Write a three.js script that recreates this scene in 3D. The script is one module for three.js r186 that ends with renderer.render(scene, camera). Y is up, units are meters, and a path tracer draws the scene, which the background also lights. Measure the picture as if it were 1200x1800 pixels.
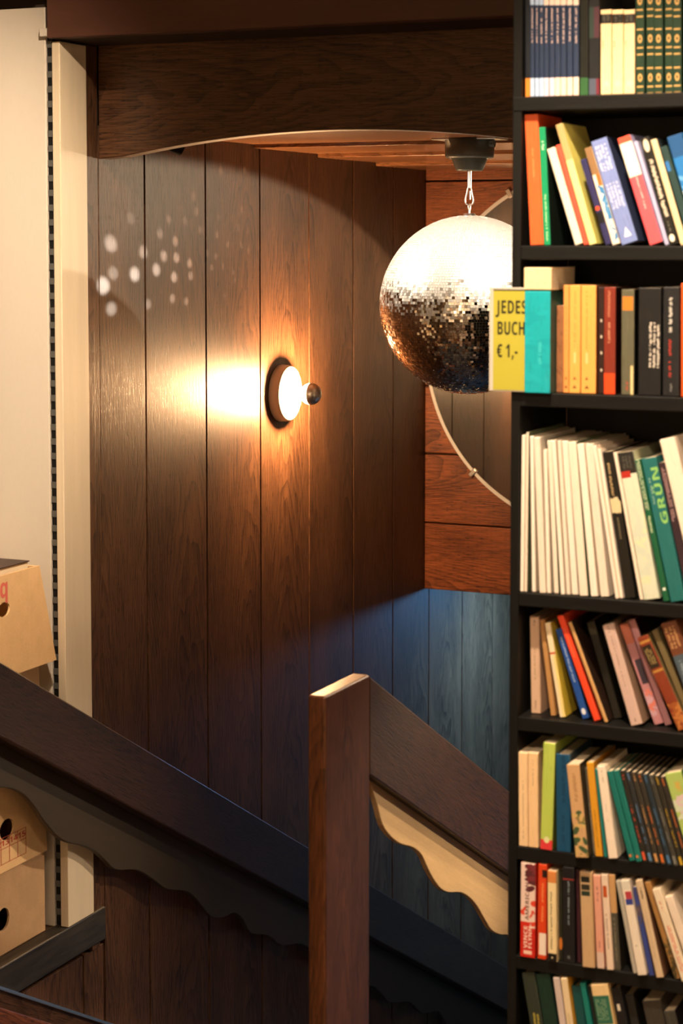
import * as THREE from 'three';
import { RoundedBoxGeometry } from 'three/addons/geometries/RoundedBoxGeometry.js';
import { mergeGeometries } from 'three/addons/utils/BufferGeometryUtils.js';
import { RectAreaLightUniformsLib } from 'three/addons/lights/RectAreaLightUniformsLib.js';

// ------------------------------------------------------------------ camera, lights, exposure
const scene = new THREE.Scene();
scene.background = new THREE.Color(0x000000);
RectAreaLightUniformsLib.init();
const FOCAL = 3500, YAW = 24.2 * Math.PI / 180, PITCH = 4.2 * Math.PI / 180, EYE = 1.6, CY = 677;
const camera = new THREE.PerspectiveCamera(2 * Math.atan(1200 / FOCAL) * 180 / Math.PI, 0.5, 0.05, 60);
camera.position.set(0, EYE, 0);
camera.rotation.order = 'YXZ';
camera.rotation.set(-PITCH, YAW, 0);
camera.setViewOffset(1200, 2400, 0, 1200 - CY, 1200, 1800);
camera.focus = 5.0;
camera.userData.fStop = 3.6;
const renderer = new THREE.WebGLRenderer({ antialias: true });
renderer.toneMapping = THREE.LinearToneMapping;
renderer.toneMappingExposure = 1.0;
renderer.shadowMap.enabled = true;

const WARM = 0xffe2c0, WARMER = 0xffc68c, NEUTRAL = 0xfff0dc, COOL = 0x74baff;
function spot(name, color, intensity, from, to, angle, penumbra, size = 1) {
  const l = new THREE.SpotLight(color, intensity, 0, angle, penumbra, 2);
  l.name = name; l.position.set(...from); l.target.position.set(...to);
  l.castShadow = true; l.shadow.radius = size; l.shadow.bias = -0.0005;
  scene.add(l, l.target);
  return l;
}
// shop ceiling spotlights, the last three added for fill light (fittings are built further down)
const SHOP_SPOTS = [
  { from: [-0.98, 2.9, -2.5], to: [-0.94, 0.45, -3.33], power: 27, angle: 0.5, color: WARM },
  { from: [-0.55, 2.9, -0.9], to: [-0.9, 0.75, -3.32], power: 14, angle: 0.42, color: WARM },
  { from: [-1.0, 2.9, -2.0], to: [-3.0, 1.3, -3.55], power: 60, angle: 0.36, color: WARM },
  { from: [-0.7, 1.4, -4.9], to: [-1.5, 0.3, -3.9], power: 11, angle: 0.46, color: WARM },
  { from: [-0.56, 0.78, -4.7], to: [-1.5, 0.3, -3.9], power: 4, angle: 0.42, color: WARM },  // added low fill for the shaded strip of the short handrail's apron
  { from: [0.2, 2.9, 0.9], to: [-0.4, 1.0, 2.5], power: 110, angle: 0.8, color: WARM },  // added to brighten the back wall for bounce and ball reflections
  { from: [1.2, 2.9, -1.2], to: [2.6, 0.8, -1.0], power: 90, angle: 0.8, color: WARM },  // also added, for soft bounce off the side wall
];
for (const s of SHOP_SPOTS) spot('shop_spotlight_beam', s.color, s.power, s.from, s.to, s.angle, 0.5, 1.6);
// the two small spotlights that are aimed at the mirror ball
const PIN_RIGHT = { from: [-1.36, 1.815, -4.2], to: [-1.765, 1.5, -4.71], power: 3.2, angle: 0.4, color: NEUTRAL };
const PIN_LEFT = { from: [-2.315, 1.815, -4.262], to: [-1.765, 1.5, -4.71], power: 3.0, angle: 0.38, color: NEUTRAL };
for (const s of [PIN_RIGHT, PIN_LEFT]) spot('pin_spotlight_beam', s.color, s.power, s.from, s.to, s.angle, 0.8, 0.4);
// added lamp replacing the mirror's bounce onto the wall; added flap shields the stairs
const ADDED_WALL_WASH = { from: [-1.15, 1.79, -5.9], to: [-1.447, 0.935, -5.475], power: 6, angle: 59.5 * Math.PI / 180, color: 0xffe4bd };
spot('pin_spotlight_beam', ADDED_WALL_WASH.color, ADDED_WALL_WASH.power, ADDED_WALL_WASH.from, ADDED_WALL_WASH.to, ADDED_WALL_WASH.angle, 0.02, 0.4);
// cool panel in the ceiling of the lower floor, behind the bulkhead
const coolPanel = new THREE.RectAreaLight(COOL, 240, 0.14, 0.4);
coolPanel.name = 'lower_floor_panel_light';
coolPanel.position.set(-1.95, 0.46, -6.5);
coolPanel.lookAt(-2.15, -1, -6.5);
scene.add(coolPanel);

// ------------------------------------------------------------------ helpers
let seedState = 7;
function rnd() { seedState = (seedState * 1664525 + 1013904223) >>> 0; return seedState / 4294967296; }
const used = new Map();
function numbered(name) {
  const n = used.get(name) ?? 0; used.set(name, n + 1);
  return n ? name + '_' + String(n).padStart(3, '0') : name;
}
function shade(o) { o.traverse(c => { if (c.isMesh) { c.castShadow = true; c.receiveShadow = true; } }); return o; }
function part(name, geo, mat, parent) {
  const m = new THREE.Mesh(geo, mat); m.name = name; m.castShadow = m.receiveShadow = true; parent.add(m); return m;
}
function thing(name, label, category, pos = [0, 0, 0], group) {
  const g = new THREE.Group(); g.name = numbered(name); g.position.set(...pos);
  g.userData = { label, category }; if (group) g.userData.group = group;
  scene.add(g); return g;
}
function structure(name, geo, mat, label, category) {
  const m = new THREE.Mesh(geo, mat); m.name = name; m.castShadow = m.receiveShadow = true;
  m.userData = { kind: 'structure', label, category }; scene.add(m); return m;
}
// box from min/max corners
function bx(x0, x1, y0, y1, z0, z1) {
  const g = new THREE.BoxGeometry(x1 - x0, y1 - y0, z1 - z0);
  g.translate((x0 + x1) / 2, (y0 + y1) / 2, (z0 + z1) / 2); return g;
}
// box with chamfered long edges, via a bevelled extrusion along an axis
function chamfered(x0, x1, y0, y1, z0, z1, c = 0.0015) {
  const g = new RoundedBoxGeometry(x1 - x0, y1 - y0, z1 - z0, 1, c);
  g.translate((x0 + x1) / 2, (y0 + y1) / 2, (z0 + z1) / 2); return g;
}
// uv in texture units, grain running along the given axis ('x','y','z')
const TEX_W = 0.31, TEX_L = 2.4;
function grain(geo, axis, ou = 0, ov = 0, slope = 0) {
  const g = geo.index ? geo.toNonIndexed() : geo;
  const p = g.attributes.position, uv = new Float32Array(p.count * 2), n = new THREE.Vector3(), a = new THREE.Vector3(), b = new THREE.Vector3(), c = new THREE.Vector3();
  const k = { x: 0, y: 1, z: 2 }[axis];
  for (let i = 0; i < p.count; i += 3) {
    a.fromBufferAttribute(p, i); b.fromBufferAttribute(p, i + 1); c.fromBufferAttribute(p, i + 2);
    n.copy(b).sub(a).cross(c.clone().sub(a));
    const q = [Math.abs(n.x), Math.abs(n.y), Math.abs(n.z)], big = q.indexOf(Math.max(...q));
    let other = [0, 1, 2].find(d => d !== k && d !== big);
    if (big === k) other = (k + 1) % 3;
    for (let j = 0; j < 3; j++) {
      const v = [p.getX(i + j), p.getY(i + j), p.getZ(i + j)];
      let along = big === k ? v[(k + 2) % 3] * 0.2 : v[k], across = v[other];
      if (slope && big === 2) { const cs = Math.cos(slope), sn = Math.sin(slope), al = along * cs + across * sn; across = across * cs - along * sn; along = al; }
      uv[(i + j) * 2] = across / TEX_W + ou; uv[(i + j) * 2 + 1] = along / TEX_L + ov;
    }
  }
  g.setAttribute('uv', new THREE.BufferAttribute(uv, 2));
  return g;
}
// pixel of the photograph -> point on a plane of the room (used for measuring the shelf's rows of books)
const fw0 = new THREE.Vector3(-Math.sin(YAW), 0, -Math.cos(YAW)), rt = new THREE.Vector3(Math.cos(YAW), 0, -Math.sin(YAW));
const fw = fw0.clone().multiplyScalar(Math.cos(PITCH)).add(new THREE.Vector3(0, -Math.sin(PITCH), 0));
const upv = new THREE.Vector3(0, Math.cos(PITCH), 0).add(fw0.clone().multiplyScalar(Math.sin(PITCH)));
function onPlaneZ(px, py, z) {
  const d = fw.clone().addScaledVector(rt, (px - 600) / FOCAL).addScaledVector(upv, (CY - py) / FOCAL);
  return new THREE.Vector3(0, EYE, 0).addScaledVector(d, z / d.z);
}

// ------------------------------------------------------------------ procedural textures
function makeNoise(seed) {
  const perm = new Float32Array(65536); let s = seed * 7919 + 13;
  for (let i = 0; i < 65536; i++) { s = (s * 1664525 + 1013904223) >>> 0; perm[i] = s / 4294967296; }
  return (x, y, px, py) => {   // value noise, periodic with px, py cells
    const xi = Math.floor(x), yi = Math.floor(y), fx = x - xi, fy = y - yi, ux = fx * fx * (3 - 2 * fx), uy = fy * fy * (3 - 2 * fy);
    const m = (v, p) => ((v % p) + p) % p, h = (a, b) => perm[(m(a, px) * 251 + m(b, py) * 8191 + seed * 31) & 65535];
    const a = h(xi, yi), b = h(xi + 1, yi), c = h(xi, yi + 1), d = h(xi + 1, yi + 1);
    return a + (b - a) * ux + (c - a) * uy + (a - b - c + d) * ux * uy;
  };
}
function dataTexture(data, w, h, srgb) {
  const t = new THREE.DataTexture(data, w, h); t.wrapS = t.wrapT = THREE.RepeatWrapping;
  t.magFilter = THREE.LinearFilter; t.minFilter = THREE.LinearMipmapLinearFilter; t.generateMipmaps = true;
  if (srgb) t.colorSpace = THREE.SRGBColorSpace; t.needsUpdate = true; return t;
}
const lin2s = v => Math.round(255 * Math.min(1, Math.max(0, v <= 0.0031308 ? v * 12.92 : 1.055 * Math.pow(v, 1 / 2.4) - 0.055)));
// dark veneer: cathedral figure, fibres and pores. Colours are linear.
function wood(seed, dark, light, { w = 512, h = 2048, rings = 9, arch = 420, center = 0.15, contrast = 1 } = {}) {
  const n = makeNoise(seed), col = new Uint8Array(w * h * 4), bump = new Uint8Array(w * h * 4);
  for (let j = 0; j < h; j++) for (let i = 0; i < w; i++) {
    const u = i / w, v = j / h, um = u * TEX_W, vm = v * TEX_L;
    const c = center + 0.05 * (n(v * 5, 3.5, 5, 64) - 0.5);
    let d = um - c; d = Math.abs(d) > TEX_W / 2 ? TEX_W - Math.abs(d) : d;
    const warp = n(u * 6, v * 14, 6, 14) * 1.3 + n(u * 14, v * 40, 14, 40) * 0.45;
    const r = arch * d * d + Math.round(rings * TEX_L) * v + warp * 1.6;
    const f = r - Math.floor(r), ring = Math.pow(f, 2.2) * (0.55 + 0.45 * n(u * 9, v * 22, 9, 22));
    const fib = n(u * 170, v * 60, 170, 60) * 0.6 + n(u * 340, v * 130, 340, 130) * 0.4;
    const pore = n(u * 256, v * 150, 256, 150) > 0.8 ? 1 : 0;
    const patch = n(u * 3, v * 7, 3, 7) * 0.6 + n(u * 8, v * 20, 8, 20) * 0.4;
    let t = 0.56 + (fib - 0.5) * 0.8 - ring * 0.45 * contrast + (patch - 0.5) * 0.5 - pore * 0.36;
    t = Math.min(1, Math.max(0, t));
    const o = (j * w + i) * 4;
    for (let k = 0; k < 3; k++) col[o + k] = lin2s(dark[k] + (light[k] - dark[k]) * t);
    col[o + 3] = 255;
    const b = Math.round(255 * Math.min(1, Math.max(0, 0.7 - pore * 0.45 + (fib - 0.5) * 0.5 - ring * 0.12)));
    bump[o] = bump[o + 1] = bump[o + 2] = b; bump[o + 3] = 255;
  }
  return { map: dataTexture(col, w, h, true), bump: dataTexture(bump, w, h, false) };
}
function woodMaterial(t, o = {}) {
  return new THREE.MeshPhysicalMaterial({ map: t.map, bumpMap: t.bump, bumpScale: 0.0003, roughness: 0.46, ...o });
}
// mottled plain surface (paint, card, cloth)
function mottled(seed, base, amount, { size = 512, cells = 9, specks = 0, fibre = 0 } = {}) {
  const n = makeNoise(seed), col = new Uint8Array(size * size * 4);
  for (let j = 0; j < size; j++) for (let i = 0; i < size; i++) {
    const u = i / size, v = j / size;
    let t = (n(u * cells, v * cells, cells, cells) - 0.5) + 0.6 * (n(u * cells * 4, v * cells * 4, cells * 4, cells * 4) - 0.5) + 0.5 * (n(u * 200, v * 200, 200, 200) - 0.5);
    if (fibre) t += fibre * (n(u * 90, v * 8, 90, 8) - 0.5);
    let k = 1 + amount * t;
    if (specks && n(u * 160, v * 160, 160, 160) > 1 - specks) k *= 0.7;
    const o = (j * size + i) * 4;
    for (let c = 0; c < 3; c++) col[o + c] = lin2s(base[c] * k);
    col[o + 3] = 255;
  }
  return dataTexture(col, size, size, true);
}
const walnutDark = [0.020, 0.0085, 0.004], walnutLight = [0.125, 0.056, 0.025];
const veneers = [wood(3, walnutDark, walnutLight, { center: 0.14 }), wood(11, walnutDark, walnutLight, { center: 0.17, rings: 7 }), wood(23, walnutDark, walnutLight, { center: 0.11, rings: 8, arch: 300 })];
const plankMats = veneers.map(t => woodMaterial(t, { specularIntensity: 0.5 }));
const redVeneer = wood(31, [0.05, 0.013, 0.005], [0.36, 0.108, 0.036], { rings: 12, arch: 700, center: 0.16, contrast: 1.2 });
const redPlankMat = woodMaterial(redVeneer, { roughness: 0.4 });
const railVeneer = wood(47, [0.009, 0.003, 0.0013], [0.058, 0.021, 0.008], { rings: 14, arch: 900, center: 0.2, contrast: 0.8 });
const railMat = woodMaterial(railVeneer, { roughness: 0.4 });
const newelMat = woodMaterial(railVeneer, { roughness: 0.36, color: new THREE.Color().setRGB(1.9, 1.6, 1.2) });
const soffitMat = woodMaterial(veneers[1], { roughness: 0.26, color: new THREE.Color().setRGB(3, 2.8, 2.6) });  // wood lightened in place of light thrown up by the ball
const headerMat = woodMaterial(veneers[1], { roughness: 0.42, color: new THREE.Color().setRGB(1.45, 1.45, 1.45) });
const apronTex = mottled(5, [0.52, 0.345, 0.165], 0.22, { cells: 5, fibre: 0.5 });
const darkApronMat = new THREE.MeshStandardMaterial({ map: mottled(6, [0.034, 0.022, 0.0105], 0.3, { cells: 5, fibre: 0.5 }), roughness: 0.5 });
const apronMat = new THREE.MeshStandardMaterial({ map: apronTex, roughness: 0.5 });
const fasciaMat = new THREE.MeshStandardMaterial({ map: mottled(8, [0.082, 0.031, 0.019], 0.18, { cells: 6, fibre: 0.3 }), roughness: 0.55 });
const creamTex = mottled(14, [0.58, 0.49, 0.36], 0.10, { cells: 4, specks: 0.02 });
const creamMat = new THREE.MeshStandardMaterial({ map: creamTex, roughness: 0.5 });
const whiteMat = new THREE.MeshStandardMaterial({ map: mottled(15, [0.52, 0.475, 0.41], 0.05, { cells: 3 }), roughness: 0.45 });
const blackMat = new THREE.MeshPhysicalMaterial({ specularIntensity: 0.45, map: mottled(17, [0.006, 0.006, 0.0056], 0.5, { cells: 14, specks: 0.02 }), roughness: 0.5 });
const jointMat = new THREE.MeshStandardMaterial({ color: new THREE.Color().setRGB(0.006, 0.004, 0.003), roughness: 0.9 });
const plasterMat = new THREE.MeshStandardMaterial({ map: mottled(19, [0.55, 0.47, 0.36], 0.08), roughness: 0.9 });
const floorTex = wood(61, [0.06, 0.03, 0.014], [0.22, 0.12, 0.055], { w: 256, h: 1024, rings: 6, arch: 500 });
const floorMat = woodMaterial(floorTex, { roughness: 0.45 });
const carpetMat = new THREE.MeshStandardMaterial({ map: mottled(71, [0.022, 0.017, 0.014], 0.5, { cells: 20 }), roughness: 0.95 });
const kraftMat = new THREE.MeshStandardMaterial({ map: mottled(27, [0.72, 0.47, 0.235], 0.14, { cells: 6, fibre: 0.25 }), roughness: 0.85 });
const kraftDarkMat = new THREE.MeshStandardMaterial({ map: mottled(28, [0.42, 0.26, 0.135], 0.18, { cells: 6, fibre: 0.25 }), roughness: 0.85 });
const metalMat = new THREE.MeshStandardMaterial({ color: new THREE.Color().setRGB(0.75, 0.72, 0.68), metalness: 1, roughness: 0.3 });
const motorMat = new THREE.MeshStandardMaterial({ color: new THREE.Color().setRGB(0.075, 0.08, 0.07), roughness: 0.34 });

// ------------------------------------------------------------------ the setting
const WALL_X = -2.4, SLOPE = 0.5455;
// floor of the shop, with the stair opening
{
  const parts = [bx(-5, -2.42, -0.2, 0.03, -4.1, 2.5), bx(-2.42, -0.5, -0.2, 0, -3.25, 2.5), bx(-0.5, 2.6, -0.2, 0, -4.1, 2.5), bx(-1.2, -0.5, -0.2, 0, -3.62, -3.25)].map((g, i) => grain(g, 'z', i * 0.3, 0));
  structure('floor', mergeGeometries(parts), floorMat, 'brown wooden shop floor around the stair opening', 'floor');
  structure('floor_lower', grain(bx(-2.42, -0.4, -2.75, -2.6, -10, -3.2), 'z'), floorMat, 'floor of the lower storey at the foot of the stairs', 'floor');
  structure('ceiling', bx(-5, 2.6, 3.0, 3.12, -4.1, 2.5), plasterMat, 'cream plaster ceiling over the shop', 'ceiling');
  structure('ceiling_lower', bx(-2.55, -0.4, 0.5, 0.6, -10, -6.12), plasterMat, 'low plaster ceiling beyond the panelled bulkhead', 'ceiling');
  structure('wall_back', bx(-5, 2.6, 0, 3.0, 2.5, 2.62), plasterMat, 'plaster wall at the far end of the shop', 'wall');
  structure('wall_right', bx(2.6, 2.72, 0, 3.0, -4.1, 2.5), plasterMat, 'plaster side wall of the shop', 'wall');
  structure('wall_far_left', bx(-5.12, -5, 0, 3.0, -4.1, 2.5), plasterMat, 'plaster side wall beyond the white shelves', 'wall');
  structure('wall_behind_shelves', bx(-5, -2.46, 0.03, 3.0, -4.2, -4.1), grainless(), 'dark wall behind the white shelving', 'wall');
  structure('wall_behind_bookcase', bx(-0.5, 2.6, -0.2, 3.0, -4.2, -4.1), plasterMat, 'plaster wall behind the black bookcase', 'wall');
  structure('wall_stair_right', bx(-0.5, -0.4, -2.6, 2.2, -10, -4.2), plasterMat, 'plaster wall on the open side of the stairs', 'wall');
  structure('wall_stair_end', bx(-2.55, -0.4, -2.6, 0.5, -10.1, -10), plasterMat, 'plaster wall at the end of the lower storey', 'wall');
  structure('wall_stair_front', bx(-2.42, -0.4, -2.6, -0.2, -3.25, -3.15), plasterMat, 'plaster wall under the top of the stairs', 'wall');
  structure('ceiling_stair', bx(-2.55, -0.4, 2.05, 2.15, -6.12, -4.03), plasterMat, 'ceiling slab above the lapped soffit boards', 'ceiling');
}
function grainless() { return new THREE.MeshStandardMaterial({ color: new THREE.Color().setRGB(0.03, 0.017, 0.011), roughness: 0.7 }); }
// the panelled wall along the stairs: each plank its own board over a black backing
{
  const wall = structure('wall_left', mergeGeometries([bx(-2.55, -2.4165, -2.6, 2.05, -10, -3.97), bx(-2.55, -2.4165, -2.6, -0.06, -3.97, -3.2)]), jointMat, 'dark brown panelled stair wall of tall vertical planks', 'wall');
  const joints = [-4.187]; for (let i = 1; i < 19; i++) joints.push(-4.187 - 0.3095 * i);
  const plank = (z0, z1, y0, y1, i) => {
    const g = grain(chamfered(-2.417, WALL_X, y0, y1, z1 + 0.0034, z0 - 0.0034, 0.0012), 'y', -z0 / TEX_W + (i % 2 ? 0.02 : 0.3) , i * 0.371 + 0.1);
    part('plank', g, plankMats[(i * 2 + (i >> 2)) % 3], wall);
  };
  plank(-3.972, -4.187, -2.58, 1.86, 0);
  for (let i = 0; i + 1 < joints.length; i++) plank(joints[i], joints[i + 1], -2.58, i > 5 ? 0.9 + 0.96 : 1.86, i + 1);
  plank(-3.877, -3.97, -2.58, -0.062, 4); plank(-3.567, -3.877, -2.58, -0.062, 2); plank(-3.26, -3.567, -2.58, -0.062, 3);
}
// floor edge beside the stairs: dark nosing with a worn top
{
  const g = mergeGeometries([chamfered(-2.425, -2.385, -0.045, 0.034, -3.955, -3.2, 0.004)]);
  structure('trim_1', g, new THREE.MeshStandardMaterial({ map: mottled(33, [0.02, 0.016, 0.012], 0.9, { cells: 12, specks: 0.05 }), roughness: 0.5 }), 'black worn floor edge under the cardboard boxes', 'trim');
}
// door frame boards between the cream post and the planks
{
  const j = structure('trim_2', grain(chamfered(-2.43, -2.392, -0.06, 2.04, -3.94, -3.905, 0.003), 'y', 0.2), plankMats[0], 'dark wooden jamb beside the cream post', 'trim');
  part('jamb_strip', grain(chamfered(-2.43, -2.398, 0.0, 2.04, -3.971, -3.941, 0.003), 'y', 0.6), plankMats[1], j);
  structure('trim_3', mergeGeometries([chamfered(-2.4055, -2.385, 0.0345, 2.035, -3.902, -3.79, 0.002)]), creamMat, 'cream painted post between white shelving and dark jamb', 'post');
}
// fascia over the opening and the arched header behind it
structure('trim_4', grain(chamfered(-2.405, -0.5, 2.04, 3.0, -3.81, -3.77, 0.003), 'x'), fasciaMat, 'rust brown fascia board above the arched opening', 'fascia');
structure('trim_5', grain(bx(-2.46, -0.5, 2.04, 2.12, -3.97, -3.81), 'x'), grainless(), 'dark board closing the gap behind the fascia', 'trim');
{
  const s = new THREE.Shape(); s.moveTo(-2.4, 2.2); s.lineTo(-2.4, 1.786); s.lineTo(-2.34, 1.79);
  for (let i = 0; i <= 40; i++) { const x = -2.34 + i / 40 * 1.08, q = (x + 1.80) / 0.54; s.lineTo(x, 1.839 - 0.049 * q * q); }
  s.lineTo(-0.5, 1.786); s.lineTo(-0.5, 2.2);
  const g = new THREE.ExtrudeGeometry(s, { depth: 0.045, bevelEnabled: true, bevelSize: 0.002, bevelThickness: 0.002, bevelSegments: 1 });
  g.translate(0, 0, -4.027);
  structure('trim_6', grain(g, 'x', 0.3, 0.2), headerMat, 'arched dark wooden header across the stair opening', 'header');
}
// lapped soffit boards
{
  const edges = [[-4.03, -4.77, 1.851], [-4.77, -5.17, 1.841], [-5.17, -5.59, 1.831], [-5.59, -6.0, 1.821]];
  const so = structure('ceiling_soffit', bx(-2.4, -0.5, 2.0, 2.04, -6.0, -4.03), jointMat, 'wooden soffit of lapped boards above the mirror ball', 'soffit');
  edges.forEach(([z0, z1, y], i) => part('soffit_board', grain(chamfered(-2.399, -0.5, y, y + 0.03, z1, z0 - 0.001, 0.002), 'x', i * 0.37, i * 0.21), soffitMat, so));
}
// bulkhead of horizontal boards at the far end of the stairwell
{
  const b = structure('wall_bulkhead', mergeGeometries([bx(-2.416, -0.5, 0.46, 2.05, -6.12, -6.018)]), jointMat, 'reddish brown bulkhead of horizontal boards behind the mirror ball', 'bulkhead');
  const ys = [0.455, 0.676, 0.903, 1.124, 1.345, 1.566, 1.786, 2.0];
  for (let i = 0; i + 1 < ys.length; i++)
    part('board', grain(chamfered(-2.399, -0.5, ys[i] + 0.0025, ys[i + 1] - 0.0025, -6.018, -6.0, 0.003), 'x', i * 0.71, i * 0.317 + 0.55), redPlankMat, b);
}
// flight of stairs with the skirting board along the wall
{
  const st = structure('stairs', mergeGeometries([bx(-2.36, -0.52, -2.6, -2.58, -8, -3.3)]), carpetMat, 'wooden stairs leading down to the lower storey', 'stairs');
  for (let i = 0; i < 14; i++) {
    const y = -0.1737 * (i + 1), z = -3.3 - 0.318 * i;
    part('tread', grain(chamfered(-2.36, -0.52, y - 0.03, y, z - 0.335, z - 0.005, 0.004), 'x', i * 0.3, i * 0.13), carpetMat, st);
    part('riser', grain(bx(-2.36, -0.52, y + 0.001 - 0.0, y + 0.143, z - 0.02, z - 0.006), 'x', i * 0.2, i * 0.23), carpetMat, st);
  }
}
function sideShape(points, thickness, x, slope, mat, name, parent, bevel = 0.003, ou = 0, ov = 0) {
  // outline given as (distance into the room, height); thickness runs along +x from x
  const s = new THREE.Shape(points.map(([a, b]) => new THREE.Vector2(a, b)));
  const g0 = new THREE.ExtrudeGeometry(s, { depth: thickness - 2 * bevel, bevelEnabled: true, bevelSize: bevel, bevelOffset: -bevel, bevelThickness: bevel, bevelSegments: 2, curveSegments: 8 });
  g0.translate(0, 0, bevel);
  const g = grain(g0, 'x', ou, ov, slope);
  g.rotateY(Math.PI / 2); g.translate(x, 0, 0);
  return part(name, g, mat, parent);
}
function smooth(points, per = 4) {
  const c = new THREE.CatmullRomCurve3(points.map(([a, b]) => new THREE.Vector3(a, b, 0)), false, 'centripetal');
  return c.getPoints((points.length - 1) * per).map(p => [p.x, p.y]);
}
const ANG = -Math.atan(SLOPE);
{
  // skirting along the wall, stepping down with the stairs
  const sk = thing('stair_skirting', 'dark stepped skirting board running down the panelled wall, bottom left', 'skirting');
  const line = (a, c) => [a, c - SLOPE * a];
  sideShape([line(3.25, 1.905), line(8, 1.905), line(8, 1.60), line(3.25, 1.60)], 0.02, -2.399, ANG, plankMats[0], 'board', sk, 0.002, 0.1);
  sideShape([line(3.25, 1.91), line(8, 1.91), line(8, 1.902), line(3.25, 1.902)], 0.026, -2.399, ANG, metalMat, 'edge_strip', sk, 0.001).userData.label = 'pale metal edge strip';
  sideShape([line(3.25, 1.862), line(8, 1.862), line(8, 1.55), line(3.25, 1.55)], 0.016, -2.378, ANG, redPlankMat, 'stringer', sk, 0.003, 0.5);
}
// ------------------------------------------------------------------ handrails
{
  const line = (a, c, s = SLOPE) => [a, c - s * a];
  const h = thing('handrail', 'long dark handrail board with scalloped apron descending along the panelled wall', 'handrail');
  sideShape([line(3.05, 2.589), line(7.6, 2.589), line(7.6, 2.43), line(3.05, 2.43)], 0.04, -2.34, ANG, railMat, 'rail_board', h, 0.004, 0.35, 0.3);
  const wave = [[3.05, 0.68], [3.15, 0.60], [3.3, 0.475], [3.442, 0.452], [3.527, 0.426], [3.57, 0.4], [3.603, 0.369], [3.632, 0.336], [3.659, 0.309], [3.694, 0.278], [3.741, 0.25], [3.801, 0.226], [3.855, 0.197], [3.895, 0.167], [3.939, 0.131], [4.044, 0.098], [4.115, 0.056], [4.188, 0.008], [4.293, -0.03], [4.35, -0.073], [4.417, -0.133], [4.486, -0.158], [4.545, -0.164], [4.594, -0.195], [4.641, -0.249], [4.744, -0.289], [4.832, -0.346], [4.954, -0.382], [5.03, -0.43], [5.08, -0.49], [5.2, -0.535], [5.29, -0.585], [5.34, -0.645], [5.46, -0.68], [5.54, -0.735], [5.596, -0.781], [5.767, -0.842], [5.876, -0.919], [6.024, -0.966], [6.1, -1.04], [6.27, -1.1], [6.38, -1.18], [6.53, -1.23], [6.62, -1.31], [6.8, -1.36], [7.6, -1.85]];
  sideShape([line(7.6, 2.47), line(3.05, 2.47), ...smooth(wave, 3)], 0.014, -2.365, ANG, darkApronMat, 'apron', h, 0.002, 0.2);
  for (const a of [3.6, 4.9, 6.2]) { const p = part('wall_bracket', bx(-2.401, -2.342, -0.02, 0.02, -0.02, 0.02), blackMat, h); p.position.set(0, 2.5 - SLOPE * a, -a); }

  const R = 0.533, A2 = -Math.atan(R);
  const h2 = thing('handrail', 'short dark handrail with square newel board and pale scalloped apron', 'handrail');
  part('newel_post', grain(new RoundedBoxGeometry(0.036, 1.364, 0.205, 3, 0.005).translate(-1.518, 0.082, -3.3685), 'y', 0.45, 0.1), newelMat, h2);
  sideShape([line(3.473, 2.611, R), line(5.4, 2.611, R), line(5.4, 2.418, R), line(3.473, 2.418, R)], 0.034, -1.535, A2, railMat, 'rail_board', h2, 0.004, 0.7, 0.55);
  const wave2 = [[3.478, 0.595], [3.506, 0.554], [3.532, 0.521], [3.558, 0.481], [3.584, 0.436], [3.625, 0.401], [3.679, 0.37], [3.747, 0.343], [3.795, 0.313], [3.827, 0.277], [3.864, 0.24], [3.907, 0.207], [3.948, 0.187], [4.025, 0.163], [4.079, 0.136], [4.131, 0.099], [4.18, 0.054], [4.227, 0.013], [4.286, -0.017], [4.35, -0.04], [4.42, -0.085], [4.48, -0.14], [4.56, -0.17], [4.7, -0.25], [5.4, -0.6]];
  sideShape([line(5.4, 2.5, R), line(3.478, 2.5, R), ...smooth(wave2, 3)], 0.012, -1.533, A2, apronMat, 'apron', h2, 0.002, 0.6, 0.4);
}
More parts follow.
